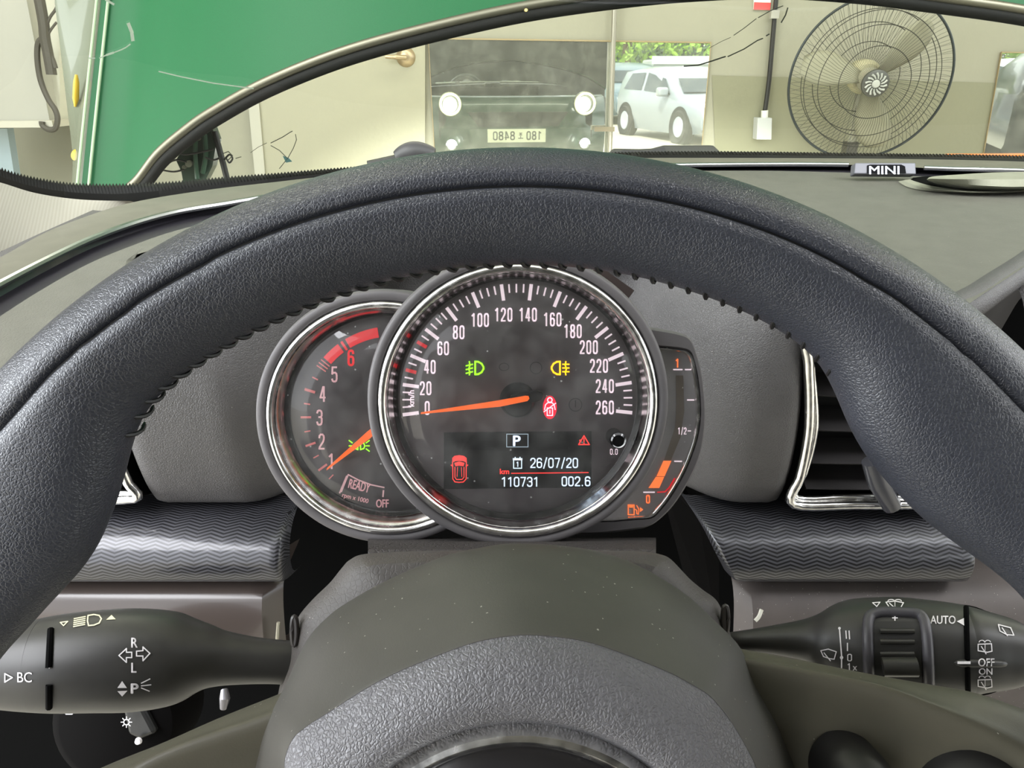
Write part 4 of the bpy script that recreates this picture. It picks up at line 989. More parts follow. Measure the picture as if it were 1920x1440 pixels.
# needle
m_ = MB(); hc = SF(970.5, 750, 0); m_.lathe(hc, GX, GY, GN, [(0, .004), (.0068, .004), (.0075, .003), (.0085, 0)], 40); nh = m_.build('needle_hub', M('hub_black', (8, 8, 8), .5, spec=.2), sp_)
def npt(x, y, h): return SF(x, y, h)
m_ = MB(); top = [npt(x, y, .007) for x, y in ((958, 743), (1008, 733), (1017, 736), (1020, 743), (1016, 750), (1006, 754), (955, 759))]
m_.prism(top, -GN * .0035); m_.build('needle_boss', M('boss_black', (8, 8, 8), .35, spec=.3), sp_, smooth=False, bevel=.0004)
m_ = MB(); tp = [npt(x, y, .0078) for x, y in ((789, 776.5), (789, 774), (935, 751.5), (985, 742.5), (991, 743), (992.5, 747.5), (989, 752), (938, 762.5))]; m_.prism(tp, -GN * .0012); m_.build('needle', orange_m, sp_, smooth=False)
# display
m_ = MB(); m_.poly([SF(x, y, .0003) for x, y in ((832, 811), (1109, 808.5), (1109, 914), (832, 917))]); ds = m_.build('display_screen', M('lcd_black', (9, 9, 10), .25), sp_, smooth=False)
k = Ink(); k.text('P', 969, 826.5, 13, 19, bold=.8); k.digits('26/07/20', 1039, 868, 10.2, 19, 2.2); k.digits('110731', 975, 903.5, 10.4, 18.5, 2.2); k.digits('002.6', 1080, 902.5, 10.4, 18.5, 2.3)
k.stroke([(963, 862), (978, 862), (978, 878), (963, 878)], 1.8, True); k.stroke([(963, 861), (978, 861)], 4); k.digits('1', 970.5, 870.5, 5, 10, 1.8); k.stroke([(966, 857.5), (966, 859)], 2); k.stroke([(975, 857.5), (975, 859)], 2)
k.print('screen_text', lcd_white, ds, SF, .0006)
k = Ink(); k.stroke([(950, 814), (990, 814), (990, 838), (950, 838)], 1.4, True); k.print('gear_box', backlit('lcd_grey', (130, 145, 155), (130, 145, 155), .6), ds, SF, .0006)
k = Ink(); k.text('km', 946, 884, 17, 9.5, bold=.25); k.stroke([(959, 887.5), (1103, 886)], 1.6)
k.print('screen_red_line', lcd_red, ds, SF, .0006)
k = Ink(); k.stroke([(1095, 817), (1105, 833.5), (1085, 833.5)], 2, True); k.stroke([(1095, 822), (1095, 828)], 2); k.disc(1095, 831, 1.2); k.disc(1088, 826, 1.8); k.print('warning_triangle', lcd_red, ds, SF, .0006)
k = Ink(); k.poly([(848, 859), (852, 855), (861, 853.5), (870, 855), (875, 859), (875, 867), (868, 864.5), (861, 864), (854, 864.5), (848, 867)]); k.poly([(852, 868), (861, 865.5), (871, 868), (869, 874), (861, 873), (854, 874)])
k.stroke([(848.5, 866), (849, 885), (849, 898), (853, 903.5), (861, 904.5), (869, 903.5), (874, 898), (874, 885), (874.5, 866)], 1.6); k.stroke([(853, 876), (853, 895), (856, 899), (866, 899), (870, 895), (870, 876)], 1.3); k.stroke([(846, 872), (849, 874)], 2); k.stroke([(877, 872), (874, 874)], 2); k.stroke([(858, 876), (857, 894)], .8); k.stroke([(865, 876), (866, 894)], .8)
k.print('car_symbol', lcd_red, ds, SF, .0006)
# trip knob
m_ = MB(); m_.tube([SF(1150, 817, 0), SF(1159, 826, .010)], [.0038, .0037], 24); m_.lathe(SF(1159, 826, .010), GX, GY, GN, [(0, .0006), (.0028, .0008), (.0037, 0)], 24); m_.build('trip_knob', gloss_black, sp_)
m_ = MB(); m_.box(at(1148, 527, .342), (.0105, .003, .0022), ((GX * .8 - GY * .55).normalized(), GN, (GX * .55 + GY * .8).normalized())); m_.build('clip', M('clip_dark', (60, 52, 50), .3), sp_, smooth=False)

# tachometer
TO = at(723, 790, .349)
def outside(p):
    d = p - SO; d = d - GN * d.dot(GN); return d.length > .0672
tc = thing('tachometer', 'smaller rev counter partly hidden behind the speedometer on its left', 'gauge', TO)
ringset(tc, TO, .0622, .0567, .0502, DD, outside, dial_mat('tacho_dial', (82, 76, 78)))
TF = plane_fn(TO - GN * DD, GN)
tcx, tcy = 734, 781
def arcpts(r0, r1, a0, a1, n=14):
    A = [lerp(a0, a1, k / n) for k in range(n + 1)]
    return A
k = Ink()
def redarc(a0, a1, r0=150, r1=169):
    n = 16
    for i in range(n):
        b0, b1 = rad(lerp(a0, a1, i / n)), rad(lerp(a0, a1, (i + 1) / n))
        k.raw([(tcx + r0 * math.cos(b0), tcy - r0 * math.sin(b0)), (tcx + r1 * math.cos(b0), tcy - r1 * math.sin(b0)), (tcx + r1 * math.cos(b1), tcy - r1 * math.sin(b1)), (tcx + r0 * math.cos(b1), tcy - r0 * math.sin(b1))], [(0, 1, 2, 3)])
redarc(99, 121); redarc(123, 124.6); redarc(126.5, 139)
k.print('red_zone', redprint, tc, TF, .0004)
k = Ink()
def tt(a, r0, r1, w): k.stroke([(tcx + r0 * math.cos(rad(a)), tcy - r0 * math.sin(rad(a))), (tcx + r1 * math.cos(rad(a)), tcy - r1 * math.sin(rad(a)))], w, step=99)
for a in (141, 143.3, 145.6): tt(a, 150, 169, 2.4)
for a, w in ((180.5, 4), (199, 4), (216.5, 4)): tt(a, 152, 169, w)
for a in (190, 208, 225): tt(a, 155, 165, 2.2)
for a, w in ((162.5, 5),): tt(a, 152, 169, w)
for a in (153.5, 171.5): tt(a, 155, 165, 2.6)
k.print('tick_marks', pinkprint, tc, TF, .0004)
k = Ink()
for t, x, y in (('1', 621, 865), ('2', 603, 828), ('3', 599, 783), ('4', 605, 739), ('5', 627, 702)): k.digits(t, x, y, 12, 30, 3.4)
k.text('READY', 674, 911, 40, 17, rot=rad(14), bold=.4); k.text('rpm x 1000', 666, 935, 50, 11, rot=rad(14), bold=.2); k.text('OFF', 717, 944, 23, 15, bold=.5)
k.stroke([(640, 922), (653, 890), (672, 900), (696, 909), (720, 914)], 2.6); k.stroke([(637, 924), (650, 893)], 3); k.stroke([(719, 920), (718, 931)], 3)
k.print('numerals', backlit('tacho_numerals', (222, 180, 184), (222, 180, 184), .15), tc, TF, .0004)
k = Ink(); k.digits('6', 658, 671, 13, 31, 4.2); k.print('red_numeral', redprint, tc, TF, .0004)
k = Ink()
k.stroke([(676, 829), (676, 843)], 2); k.stroke([(676, 829), (682, 831), (684, 836), (682, 841), (676, 843)], 2); k.stroke([(671, 829), (671, 843)], 2); k.stroke([(671, 829), (666, 831), (664, 836), (666, 841), (671, 843)], 2)
for s in (-1, 1):
    for a in (-28, 0, 28): k.stroke([(673.5 + s * 13, 836 + a * .2), (673.5 + s * 19, 836 + a * .36)], 1.8)
k.print('side_light_symbol', lamp_green, tc, TF, .0005)
m_ = MB(); m_.prism([TF(x, y, .006) for x, y in ((612, 882), (613, 878), (688, 810), (712, 792), (716, 800), (694, 822))], -GN * .0012); m_.build('needle', orange_m, tc, smooth=False)

# fuel gauge
FO = at(1270, 800, .352)
FF = plane_fn(FO, GN)
fg = thing('fuel_gauge', 'crescent fuel gauge with orange bar attached to the right of the speedometer', 'gauge', FO)
hout = cr([(a, b, 0) for a, b in [(1160, 604), (1224, 614), (1270, 623), (1292, 633), (1303, 655), (1315, 700), (1322, 767), (1319, 820), (1310, 862), (1290, 905), (1262, 948), (1235, 975), (1215, 987), (1190, 993), (1104, 1002), (1000, 1000)]], 4)
fin = cr([(a, b, 0) for a, b in [(1180, 646), (1239, 651), (1280, 655), (1296, 662), (1303, 680), (1310, 715), (1314, 767), (1311, 805), (1302, 840), (1285, 883), (1262, 925), (1240, 955), (1222, 971), (1190, 974), (1137, 978), (1050, 978)]], 4)
def infuel(p):
    d = p - SO; d = d - GN * d.dot(GN); return d.length > .0672
hr = [[FF(p.x, p.y, -.05) for p in hout], [FF(p.x, p.y, -.003) for p in hout], [FF(lerp(p.x, q.x, .15), lerp(p.y, q.y, .15), 0) for p, q in zip(hout, fin)], [FF(lerp(p.x, q.x, .9), lerp(p.y, q.y, .9), 0) for p, q in zip(hout, fin)], [FF(q.x, q.y, -.002) for q in fin]]
m_ = MB(); m_.grid(hr); m_.keep(infuel); m_.build('housing', housing_m, fg)
m_ = MB(); m_.grid([[FF(q.x + 1, q.y, -.002) for q in fin], [FF(q.x - 2, lerp(q.y, 800, .008), -.0006) for q in fin], [FF(q.x - 5, lerp(q.y, 800, .018), -.0006) for q in fin], [FF(q.x - 8, lerp(q.y, 800, .03), -.002) for q in fin], [FF(q.x - 10, lerp(q.y, 800, .036), -.009) for q in fin]]); m_.keep(infuel); m_.build('bezel', chrome, fg)
cen = (1100, 800)
rows = [[FF(lerp(q.x - 8, cen[0], t), lerp(q.y, cen[1], t), -.0085) for q in fin] for t in [k / 14 for k in range(15)]]
m_ = MB(); m_.grid(rows); m_.keep(infuel); m_.build('dial_face', dial_mat('fuel_dial', (150, 147, 147)), fg)
rows = [[FF(lerp(q.x - 1, cen[0], t), lerp(q.y, cen[1], t), -.0018) for q in fin] for t in [k / 14 for k in range(15)]]
m_ = MB(); m_.grid(rows); m_.keep(infuel); m_.build('lens', fuel_lens, fg)
F2 = plane_fn(FO - GN * .0085, GN)
k = Ink(); k.digits('1/2', 1279, 808, 5.2, 13, 1.5); k.stroke([(1290, 808), (1295, 808)], 2)
for x0, x1, y in ((1263, 1279, 693), (1285, 1297, 693), (1289, 1301, 750), (1265, 1278, 865), (1207, 1227, 923)): k.stroke([(x0, y), (x1, y)], 2.4)
k.print('scale_marks', num_m, fg, F2, .0004)
k = Ink(); k.poly([(1267, 704), (1281, 704), (1283, 770), (1276, 820), (1258, 863), (1245, 863), (1266, 800), (1268, 760)]); k.print('unlit_bar', M('bar_dull', (120, 110, 98), .5), fg, F2, .0003)
k = Ink(); k.raw([(1244, 864), (1259, 864), (1246, 893), (1231, 893)], [(0, 1, 2, 3)]); k.raw([(1230, 894), (1245.5, 894), (1236, 915), (1216, 915)], [(0, 1, 2, 3)]); k.digits('1', 1270, 681, 7.5, 17, 2.4); k.digits('0', 1215, 936, 7.5, 16, 2.2)
k.stroke([(1178, 965), (1178, 947), (1189, 947), (1189, 965)], 2, True); k.stroke([(1181, 950), (1186, 950)], 3.5); k.stroke([(1191, 955), (1194, 957), (1194, 963), (1197, 964), (1198, 955), (1194, 948)], 1.6); k.poly([(1200, 951), (1206, 955.5), (1200, 960)])
k.print('fuel_bar', fuel_orange, fg, F2, .0005)
k = Ink(); k.stroke([(1265, 897), (1255, 914), (1247, 922), (1233, 923)], 2.6); k.print('reserve_line', redprint, fg, F2, .0004)

# ------------------------------------------------------------------ steering column, stalks
cc = thing('column_shroud', 'dusty dark plastic steering column shroud under the gauges', 'column cover', at(970, 1100, .33))
ol = [(700, 1560), (560, 1480), (520, 1330), (540, 1240), (547, 1203), (556, 1166), (566, 1147), (590, 1120), (619, 1092), (640, 1066), (657, 1049), (690, 1038), (800, 1033), (970, 1031), (1120, 1032), (1204, 1034), (1240, 1040), (1257, 1048), (1275, 1066), (1294, 1086), (1318, 1106), (1342, 1124), (1356, 1150), (1369, 1187), (1385, 1240), (1410, 1330), (1380, 1480), (1250, 1560)]
o3 = cr([(a, b, 0) for a, b in ol], 5); cen = (965, 1330)
rows = []
for sc_, d in ((.45, .268), (.8, .270), (.93, .274), (.985, .281), (1.0, .289), (1.0, .31), (.97, .36)):
    rows.append([at(cen[0] + (p.x - cen[0]) * sc_, cen[1] + (p.y - cen[1]) * sc_, d) for p in o3])
m_ = MB(); m_.grid(rows, False, True); m_.build('shell', column_m, cc)
m_ = MB(); m_.grid([[at(x, y, d) for x in range(690, 1241, 20)] for y, d in ((1046, .325), (1030, .328), (1018, .34), (1008, .37))]); m_.build('gaiter', leather('gaiter_brown', (38, 33, 30), .7, 350, .5, .001), cc)
for x, y in ((554, 1183), (1358, 1163)):
    s = -1 if x < 900 else 1
    m_ = MB(); m_.tube(cr([at(x + s * 4 * math.cos(a) + s * 2, y + 26 * math.sin(a), .2795) for a in [2 * math.pi * k / 16 for k in range(16)]], 2, True), .0011, 8, closed=True); q = m_.build('stalk_slot', M('slot_edge', (46, 42, 40), .4), cc)
    m_ = MB(); m_.poly([at(x + s * 4 * math.cos(a) + s * 2, y + 26 * math.sin(a), .2793) for a in [2 * math.pi * k / 24 for k in range(24)]]); m_.build('slot_hole', vblack_m, q, smooth=False)
def stalk(name, label, sec, tip, n=48):
    """sec: (x, centre y, radius, depth) along the stalk"""
    A = cr([Vector((x, y, r)) for x, y, r, d in sec], 6); ds_ = cr([Vector((x, d, 0)) for x, y, r, d in sec], 6)
    C3 = [at(p.x, p.y, q.y) for p, q in zip(A, ds_)]; R3 = [p.z / FPX * q.y for p, q in zip(A, ds_)]
    t = thing(name, label, 'stalk', C3[0])
    cut = next(i for i, p in enumerate(A) if (p.x <= tip if A[-1].x < A[0].x else p.x >= tip))
    m_ = MB(); m_.tube(C3[:cut + 1], [max(r, .0001) for r in R3[:cut + 1]], n, caps=False); b = m_.build('body', stalk_m, t)
    m_ = MB(); m_.tube(C3[cut:], [max(r, .0001) for r in R3[cut:]], n, caps=False); e = m_.build('end_cap', stalk_m, t)
    return t, b, e, C3, R3, cut
lsec = [(640, 1243, 40, .300), (562, 1243, 40, .292), (525, 1241, 39, .289), (470, 1238, 42, .286), (412, 1234, 50, .283), (375, 1232, 63, .281), (330, 1234, 82, .279), (262, 1236, 91, .276), (187, 1238, 91, .273), (94, 1244, 86, .270), (0, 1252, 72, .267), (-60, 1257, 56, .265), (-85, 1259, 30, .264), (-90, 1259, 3, .264)]
ls, lb, le, C3, R3, cut = stalk('indicator_stalk', 'black indicator stalk left of the column with white turn arrow symbols', lsec, 91)
LF = bvh_fn([lb, le])
m_ = MB(); 
for y0, y1 in ((1180, 1252), (1284, 1327)):
    m_.tube([LF(91 + (1 if y > 1252 else 4 - (y - 1180) * .05), y, .0002) for y in [lerp(y0, y1, k / 10) for k in range(11)]], .0011, 8)
m_.build('groove', vblack_m, ls)
m_ = MB(); m_.tube([LF(98 - k * .35, lerp(1180, 1253, k / 10), .0002) for k in range(11)], .0005, 6); m_.build('groove_edge', M('groove_light', (120, 112, 104), .4), ls)
k = Ink(); k.text('BC', 46, 1270, 27, 19); k.stroke([(9, 1263), (23, 1270.5), (9, 1279)], 2.2, True)
k.text('R', 252, 1205, 11, 18, bold=.5); k.text('L', 251, 1252, 9, 18, bold=.5)
k.stroke([(223, 1229), (237, 1216), (237, 1223), (247, 1223), (247, 1233), (237, 1233), (237, 1242)], 2.2, True, 4); k.stroke([(281, 1225), (268, 1213), (268, 1220), (256, 1221), (256, 1230), (268, 1230), (268, 1239)], 2.2, True, 4)
k.poly([(220, 1290), (229, 1277), (238, 1290)]); k.poly([(220, 1296), (239, 1295), (229, 1306)]); k.text('P', 252.5, 1291, 13, 18, bold=1)
for p in ([(265, 1281), (281, 1273)], [(265, 1286), (283, 1284)], [(265, 1290), (280, 1296)]): k.stroke(p, 2)
k.print('white_symbols', white_print, ls, LF, .0004)
k = Ink()
for i in range(5): k.stroke([(139 - i * .3, 1160 + i * 3.7), (160 - i * .3, 1156 + i * 3.7)], 2)
k.stroke([(165, 1154), (176, 1152), (186, 1154), (190, 1160), (186, 1168), (176, 1172), (166, 1173), (164, 1164)], 2.4, True, 4); k.poly([(199, 1162), (209, 1153), (217, 1161)]); k.stroke([(113, 1167), (127, 1165), (119, 1173)], 1.8, True, 4)
k.print('cream_symbols', M('cream_print', (222, 216, 178), .5), ls, LF, .0004)
rsec = [(1320, 1205, 14, .300), (1372, 1202, 16, .293), (1450, 1200, 26, .288), (1516, 1201, 40, .284), (1558, 1205, 64, .281), (1600, 1207, 80, .279), (1650, 1209, 86, .277), (1700, 1211, 88, .275), (1760, 1214, 85, .272), (1808, 1217, 81, .270), (1816, 1217.5, 79.5, .2695), (1860, 1220.5, 71, .268), (1898, 1223, 62, .2665), (1916, 1224.5, 52, .266), (1925, 1225, 30, .2655), (1927, 1225, 3, .2655)]
rs, rb, re_, C3, R3, cut = stalk('wiper_stalk', 'black wiper stalk right of the column with thumb wheel and AUTO marking', rsec, 1812)
RF = bvh_fn([rb, re_])
m_ = MB(); m_.tube([RF(1811.5 + 3.5 * ((y - 1137) / 160), y, .0001) for y in [lerp(1139, 1296, k / 24) for k in range(25)]], .0009, 8); m_.build('groove', vblack_m, rs)
# thumb wheel
bz = [(1631, 1300), (1628, 1230), (1627, 1180), (1630, 1158), (1640, 1150), (1660, 1147), (1690, 1148), (1718, 1150), (1730, 1158), (1736, 1180), (1740, 1230), (1742, 1300)]
b3_ = cr([(a, b, 0) for a, b in bz], 5)
m_ = MB(); m_.tube([RF(p.x, p.y, .0006) for p in b3_], .0019, 10); m_.build('wheel_surround', M('surround_grey', (66, 64, 68), .4), rs)
wh = []
for y in range(1165, 1300, 9): wh.append([RF(x, y, .0007) for x in range(1638, 1732, 6)])
m_ = MB(); m_.grid(wh); tw = m_.build('thumb_wheel', M('wheel_black', (26, 25, 23), .5), rs)
m_ = MB()
for y in (1183, 1203, 1226): m_.tube([RF(x, y, .0012) for x in range(1650, 1716, 8)], .0009, 8)
m_.tube([RF(x, 1250, .003) for x in range(1655, 1720, 8)], .0034, 10)
m_.build('ridge', M('ridge_black', (44, 43, 40), .4), tw)
m_ = MB(); m_.tube([RF(x, 1243 + (x - 1812) * .02, -.0003) for x in (1788, 1794, 1802, 1812, 1825, 1850, 1876, 1884, 1888)], [.0004, .001, .0014, .0015, .0015, .0014, .0013, .001, .0004], 12); ir = m_.build('index_rib', stalk_m, rs)
RF = bvh_fn([rb, re_, ir])
k = Ink(); k.text('AUTO', 1768, 1162, 47, 15, bold=.3); k.poly([(1794, 1165), (1809, 1158), (1808, 1173)]); k.stroke([(1797, 1242.5), (1818, 1242.5)], 5)
k.text('+', 1678, 1158.5, 10, 10, bold=.4); k.stroke([(1574, 1178), (1576, 1205), (1578, 1230), (1578, 1254)], 2.4); k.disc(1574, 1178, 2.6); k.disc(1578, 1233, 3.2)
k.stroke([(1586, 1183), (1587, 1197)], 2.2); k.stroke([(1592, 1183), (1593, 1198)], 2.2); k.stroke([(1589, 1206), (1589, 1220)], 2.2); k.digits('0', 1593, 1233, 9, 14, 1.9); k.digits('1', 1592, 1250, 7, 13, 1.9); k.text('x', 1603, 1253, 8, 8, bold=.3)
def wiper(k, x, y, s=1.0, w=1.8):
    k.stroke([(x - 14 * s, y - 8 * s), (x, y - 11 * s), (x + 15 * s, y - 6 * s), (x + 11 * s, y + 8 * s), (x + 3 * s, y + 7 * s), (x - 9 * s, y + 3 * s)], w, True, 4); k.stroke([(x - 8 * s, y - 4 * s), (x + 4 * s, y + 11 * s)], w)
wiper(k, 1553, 1228)
k.stroke([(1661, 1129), (1678, 1127), (1694, 1130), (1689, 1139), (1668, 1139)], 1.8, True, 4); k.stroke([(1668, 1131), (1680, 1142)], 1.8); k.arc(1671, 1127, 6, 3, 180, 360, 1.6); k.arc(1684, 1127, 6, 3, 180, 360, 1.6); k.stroke([(1678, 1128), (1678, 1138)], 1.2); k.stroke([(1636, 1130), (1650, 1129), (1644, 1137)], 1.6, True, 4)
k.text('OFF', 1849.5, 1242, 30, 15, bold=.3); k.text('ON', 1848, 1259, 25, 12, bold=.3)
def rearw(k, x, y, f=True):
    k.stroke([(x - 13, y - 7), (x + 12, y - 8), (x + 13, y + 6), (x + 4, y + 8), (x - 13, y + 5)], 2, True, 4); k.stroke([(x - 7, y - 3), (x + 2, y + 11)], 1.8)
    if f:
        k.arc(x - 6, y - 11, 5, 3.5, 180, 360, 1.6); k.arc(x + 5, y - 11, 5, 3.5, 180, 360, 1.6); k.stroke([(x, y - 8), (x, y + 5)], 1.2)
rearw(k, 1847, 1215); rearw(k, 1847, 1282)
k.stroke([(1872, 1171), (1895, 1177), (1901, 1191), (1888, 1190), (1875, 1183)], 2, True, 4); k.stroke([(1879, 1177), (1889, 1192)], 1.8)
k.print('white_symbols', white_print, rs, RF, .0004)
# lower-left switches
sw = thing('light_switch', 'black rotary light switch in shadow below the indicator stalk', 'switch', at(235, 1360, .42))
SWF = plane_fn(at(235, 1360, .42), -FW)
m_ = MB(); m_.lathe(at(225, 1345, .425), RT, UP, -FW, [(0, .012), (.028, .012), (.034, .008), (.036, 0), (.036, -.03)], 40); m_.build('dial', black_m, sw)
m_ = MB(); m_.prism([at(x, y, .408) for x, y in ((225, 1310), (262, 1318), (292, 1375), (262, 1388), (240, 1378))], FW * .006); m_.build('grip', M('grip_dark', (24, 24, 23), .4), sw, smooth=False, bevel=.002)
k = Ink(); k.arc(237, 1354, 5, 5, 0, 360, 2)
for a in range(0, 360, 45): k.stroke([(237 + 7 * math.cos(rad(a)), 1354 + 7 * math.sin(rad(a))), (237 + 10 * math.cos(rad(a)), 1354 + 10 * math.sin(rad(a)))], 1.6)
k.stroke([(119, 1334), (124, 1339), (132, 1339)], 2); k.disc(134, 1337, 3)
k.print('white_symbols', white_print, sw, plane_fn(at(235, 1360, .402), -FW), .0)
m_ = MB(); m_.lathe(at(260, 1389, .405), RT, UP, -FW, [(0, .002), (.0015, .0015), (.002, 0)], 12); m_.build('pointer', white_print, sw)
m_ = MB(); m_.tube([at(421, 1293, .33), at(422, 1308, .328), at(419, 1327, .33)], [.0016, .0024, .0016], 12); tag(m_.build('release_lever', M('lever_metal', (120, 118, 124), .25, .6)), 'small shiny lever end in the dark below the indicator stalk', 'lever')

# ------------------------------------------------------------------ steering wheel
WC = (977, 1632); WDp = .2; S_ = WDp / FPX
WO = at(WC[0], WC[1], WDp); WW = -FW
sw_ = thing('steering_wheel', 'black leather steering wheel with stitched rim and grained airbag cover', 'steering wheel', WO)
def wl(u, v, w): return WO + RT * u + UP * v + WW * w
Rin = [(-180, 1120), (-110, 1120), (-95, 1115), (-80, 1090), (-69, 1055), (-64, 1026), (-58, 1002), (-54, 995), (-50, 1013), (-47, 1035), (-44.5, 1062), (-42.5, 1090), (-40, 1113), (-36, 1125), (-24, 1128), (-10, 1134), (0, 1136), (12, 1134), (22, 1128), (27, 1121), (30, 1110), (32.5, 1091), (34.6, 1059), (38.8, 1016), (43.7, 998), (49.2, 999), (53.3, 1017), (61.5, 1068), (75, 1105), (90, 1118), (180, 1120)]
xs = [a for a, b in Rin]; ys = [b for a, b in Rin]
def rin(ph): return sum(interp(ph + q, xs, ys) for q in (-2, -1, 0, 1, 2)) / 5
camv = (720 - WC[1]) * -1.0   # the view axis meets the wheel plane this many units above its centre
bax = .0152
def section(ph):
    a = rad(ph); rho_c = camv * math.cos(a) * S_ + (960 - WC[0]) * math.sin(a) * S_
    to, ti = 1356 * S_, rin(ph) * S_
    def ext(R0, A):
        v = []
        for k in range(72):
            t = 2 * math.pi * k / 72; r = R0 + A * math.cos(t); w = bax * math.sin(t); v.append((rho_c + (r - rho_c) * WDp / (WDp - w)))
        return max(v), min(v)
    R0 = (to + ti) / 2; A = (to - ti) / 2
    for _ in range(12):
        mx, mn = ext(R0, A); R0 += .6 * ((to - mx) + (ti - mn)) / 2; A += .6 * ((to - mx) - (ti - mn)) / 2
    tg, be = 1.4, 9
    for k in range(60):
        t = rad(20 + k * 1.8); r = R0 + A * math.cos(t); w = bax * math.sin(t); pr = rho_c + (r - rho_c) * WDp / (WDp - w)
        if abs(pr - 1289 * S_) < be: be = abs(pr - 1289 * S_); tg = t
    return R0, A, tg
offs = [0, .8, 1.6, 2.6, 3.8, 5.2, 7, 9.5, 13, 18, 24] + [30 + i * 6 for i in range(51)] + [336, 342, 347, 350.5, 353, 354.8, 356.2, 357.4, 358.4, 359.2]
rows = []; inner = []; NP = 300
secs = [section(-180 + 360 * i / NP) for i in range(NP)]
for i in range(NP):
    ph = -180 + 360 * i / NP; a = rad(ph); R0, A, tg = secs[i]; row = []
    for o_ in offs:
        t = tg + rad(o_); dd = min(o_, 360 - o_)
        g = 1 - .14 * math.exp(-(dd / 2.2) ** 2) - .045 * math.exp(-(dd / 8.5) ** 2) + .025 * math.exp(-((dd - 14) / 8) ** 2)
        ri_ = min(abs((t - math.pi) % (2 * math.pi)), 2 * math.pi - abs((t - math.pi) % (2 * math.pi)))
        r = R0 + A * math.cos(t) * g; w = bax * math.sin(t) * g
        row.append(wl(r * math.sin(a), r * math.cos(a), w))
    rows.append(row)
rows.append(rows[0])
m_ = MB(); m_.grid(rows, True); rimo = m_.build('rim', rim_leather, sw_, angle=80)
# groove thread and inner stitching
m_ = MB(); gp = []
for i in range(NP):
    ph = -180 + 360 * i / NP; a = rad(ph); R0, A, tg = secs[i]; r = R0 + A * math.cos(tg) * .835; w = bax * math.sin(tg) * .835; gp.append(wl(r * math.sin(a), r * math.cos(a), w))
m_.tube(gp, .0006, 6, closed=True); m_.build('seam', M('seam_black', (10, 10, 11), .6), sw_)
m_ = MB(); ph = -42.0
while ph < 33:
    R0, A, tg = section(ph); a = rad(ph); a2 = rad(ph + .9); q = []
    for t, aa, lift in ((172, a, -.0002), (182, rad(ph + .3), .0003), (194, rad(ph + .7), .0005), (208, a2, 0)):
        t = rad(t); r = R0 + (A + lift) * math.cos(t); w = (bax + lift) * math.sin(t); q.append(wl(r * math.sin(aa), r * math.cos(aa), w))
    m_.tube(cr(q, 3), [.0003] + [.0006] * 8 + [.0003], 6); ph += 1.75
m_.build('stitching', M('thread_black', (12, 12, 13), .5), sw_)
# airbag cover
oln = [(450, 1640), (452, 1540), (478, 1437), (492, 1378), (512, 1330), (534, 1288), (560, 1230), (582, 1192), (612, 1160), (646, 1134), (726, 1089), (832, 1044), (900, 1028), (959, 1020), (1040, 1023), (1124, 1036), (1204, 1065), (1289, 1118), (1353, 1177), (1384, 1210), (1402, 1245), (1416, 1283), (1454, 1352), (1477, 1405), (1500, 1470), (1512, 1560), (1510, 1640)]
cre = [(610, 1640), (580, 1560), (535, 1452), (545, 1392), (575, 1362), (619, 1334), (683, 1293), (730, 1268), (779, 1246), (864, 1213), (920, 1198), (981, 1191), (1040, 1194), (1098, 1203), (1150, 1219), (1204, 1240), (1250, 1259), (1289, 1279), (1337, 1311), (1390, 1384), (1425, 1470), (1400, 1560), (1360, 1640)]
NA = 140
o_ = resample(cr([(a, b, 0) for a, b in oln], 6), NA); c_ = resample(cr([(a, b, 0) for a, b in cre], 6), NA)
ex_, ey_ = 976, 1749
e_ = [Vector((ex_ + 392 * math.cos(rad(lerp(200, -20, k / (NA - 1)))), ey_ - 392 * math.sin(rad(lerp(200, -20, k / (NA - 1)))), 0)) for k in range(NA)]
def ringd(pts, d): return [at(p.x, p.y, d) for p in pts]
def mixp(A, B, t): return [a.lerp(b, t) for a, b in zip(A, B)]
# face, grained
ctrl = [(e_, .181), (mixp(e_, c_, .07), .1775), (mixp(e_, c_, .3), .1768), (mixp(e_, c_, .65), .1790), (mixp(e_, c_, .9), .1825), (c_, .1845)]
cols_ = [[at(p[j].x, p[j].y, d) for p, d in ctrl] for j in range(NA)]
cols_ = [cr(c, 4) for c in cols_]
m_ = MB(); m_.grid(cols_); m_.build('airbag_cover', pad_leather, sw_, angle=80)
ctrl2 = [(c_, .1845), (mixp(c_, o_, .04), .1853), (mixp(c_, o_, .3), .1935), (mixp(c_, o_, .6), .205), (mixp(c_, o_, .85), .2165), (o_, .228), (mixp(o_, c_, .02), .24), (mixp(o_, c_, .06), .255)]
cols2 = [cr([at(p[j].x, p[j].y, d) for p, d in ctrl2], 4) for j in range(NA)]
m_ = MB(); m_.grid(cols2); m_.build('airbag_shoulder', pad_smooth, sw_, angle=80)
# lower half of the cover, out of the picture
m_ = MB(); lowr = []
for s_ in range(9):
    t = s_ / 8; lowr.append([at(lerp(450, 1510, k / 20) * (1 - .0) + 0, 1640 + t * 420 * (1 - ((k - 10) / 10) ** 2 * .5), .19 + .05 * t + .03 * abs((k - 10) / 10) ** 3) for k in range(21)])
m_.grid(lowr); m_.build('lower_cover', pad_leather, sw_)
# emblem
EO = at(ex_, ey_, .1785); Er = 374 / FPX * .1785
m_ = MB(); m_.lathe(EO, RT, UP, WW, [(Er * 1.045, -.004), (Er * 1.03, -.0015), (Er * 1.0, .0012), (Er * .97, .0014), (Er * .945, .0006), (Er * .92, -.0015), (Er * .915, -.003)], 96); er = m_.build('emblem_ring', chrome, sw_)
m_ = MB(); m_.lathe(EO, RT, UP, WW, [(0, .004), (Er * .4, .0035), (Er * .7, .0018), (Er * .86, -.001), (Er * .92, -.003)], 64); m_.build('emblem_disc', M('emblem_black', (26, 25, 28), .25, coat=.5), sw_)
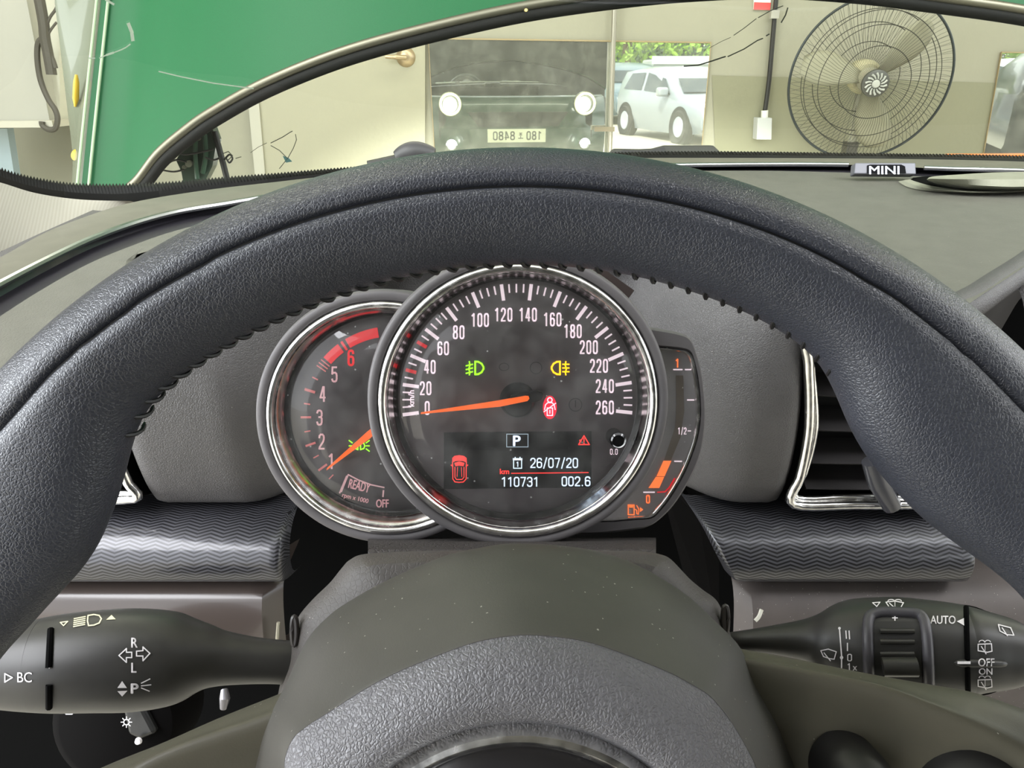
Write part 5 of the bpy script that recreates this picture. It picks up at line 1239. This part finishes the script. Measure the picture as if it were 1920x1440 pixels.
# spokes
def spoke(name, topl, midl, botl, dA, dB):
    n = 40; T3, M3, B3 = [resample(cr([(a, b, 0) for a, b in q], 6), n) for q in (topl, midl, botl)]
    cols = []
    for j in range(n):
        u = j / (n - 1); d = lerp(dA, dB, u)
        cols.append(cr([at(T3[j].x, T3[j].y + 40, d + .035), at(T3[j].x, T3[j].y + 8, d + .02), at(T3[j].x, T3[j].y, d + .008), at(lerp(T3[j].x, M3[j].x, .5), lerp(T3[j].y, M3[j].y, .5), d - .001), at(M3[j].x, M3[j].y, d - .006), at(lerp(M3[j].x, B3[j].x, .3), lerp(M3[j].y, B3[j].y, .3), d - .004), at(B3[j].x, B3[j].y, d)], 4))
    m_ = MB(); m_.grid(cols); return m_.build(name, spoke_m, sw_, angle=70)
rsp = spoke('spoke', [(1340, 1206), (1381, 1215), (1450, 1228), (1523, 1242), (1627, 1263), (1731, 1282), (1822, 1299), (1898, 1324), (1980, 1360), (2060, 1410), (2110, 1445)], [(1360, 1240), (1450, 1256), (1560, 1276), (1662, 1298), (1749, 1332), (1836, 1371), (1920, 1419), (2000, 1480), (2060, 1530), (2110, 1560)], [(1440, 1640), (1520, 1640), (1600, 1640), (1680, 1640), (1760, 1640), (1840, 1650), (1920, 1660), (2000, 1690), (2060, 1710), (2110, 1725)], .232, .205)
lsp = spoke('spoke', [(580, 1276), (525, 1301), (412, 1346), (300, 1395), (199, 1436), (90, 1490), (0, 1540), (-90, 1600), (-150, 1640)], [(560, 1330), (480, 1360), (337, 1406), (262, 1440), (160, 1500), (60, 1560), (-20, 1600), (-90, 1650), (-150, 1680)], [(520, 1640), (430, 1660), (330, 1680), (240, 1700), (150, 1720), (60, 1740), (0, 1770), (-90, 1795), (-150, 1805)], .232, .205)
bm_ = M('button_black', (22, 21, 21), .5)
for x, y, r, yt in ((1607, 1462, 66, 1391), (1832, 1500, 100, 1402)):
    O = at(x, y, .212); R_b = r / FPX * .212
    m_ = MB(); m_.lathe(O, RT, UP, WW, [(0, .012), (R_b * .5, .0105), (R_b * .8, .007), (R_b * .97, .001), (R_b, -.01)], 40); m_.build('button_pod', bm_, sw_)

# roof over the seats, out of the picture
cr_ = thing('cabin_roof', 'pale headliner of the car roof above the seats', 'roof', W(.37, -.85, .32))
m_ = MB(); m_.grid([[W(.37 + q * .72, y, .33 - .05 * q * q - .05 * ((y + .8) / .95) ** 2) for q in [lerp(-1, 1, k / 12) for k in range(13)]] for y in [lerp(.12, -1.8, k / 12) for k in range(13)]]); ro_ = m_.build('headliner', M('headliner', (120, 118, 112), .9), cr_); md_ = ro_.modifiers.new('thick', 'SOLIDIFY'); md_.thickness = .03
# added bench block, widened past the car to darken the mirror gap
rb_ = thing('rear_bench_block', 'added dark bench block behind the reflected windscreen gap', 'seat', W(.37, -1.1, -1.25))
m_ = MB(); m_.box(W(.62, -1.2, -.42), (1.2, .08, .58)); m_.build('backrest', M('seat_dark', (30, 30, 32), .8), rb_, bevel=.04)
m_ = MB(); m_.box(W(.37, -.9, -.85), (.66, .28, .1)); m_.build('seat', M('seat_dark', (30, 30, 32), .8), rb_, bevel=.04)
for o in bpy.data.objects:
    if '_root' in o.keys(): del o['_root']
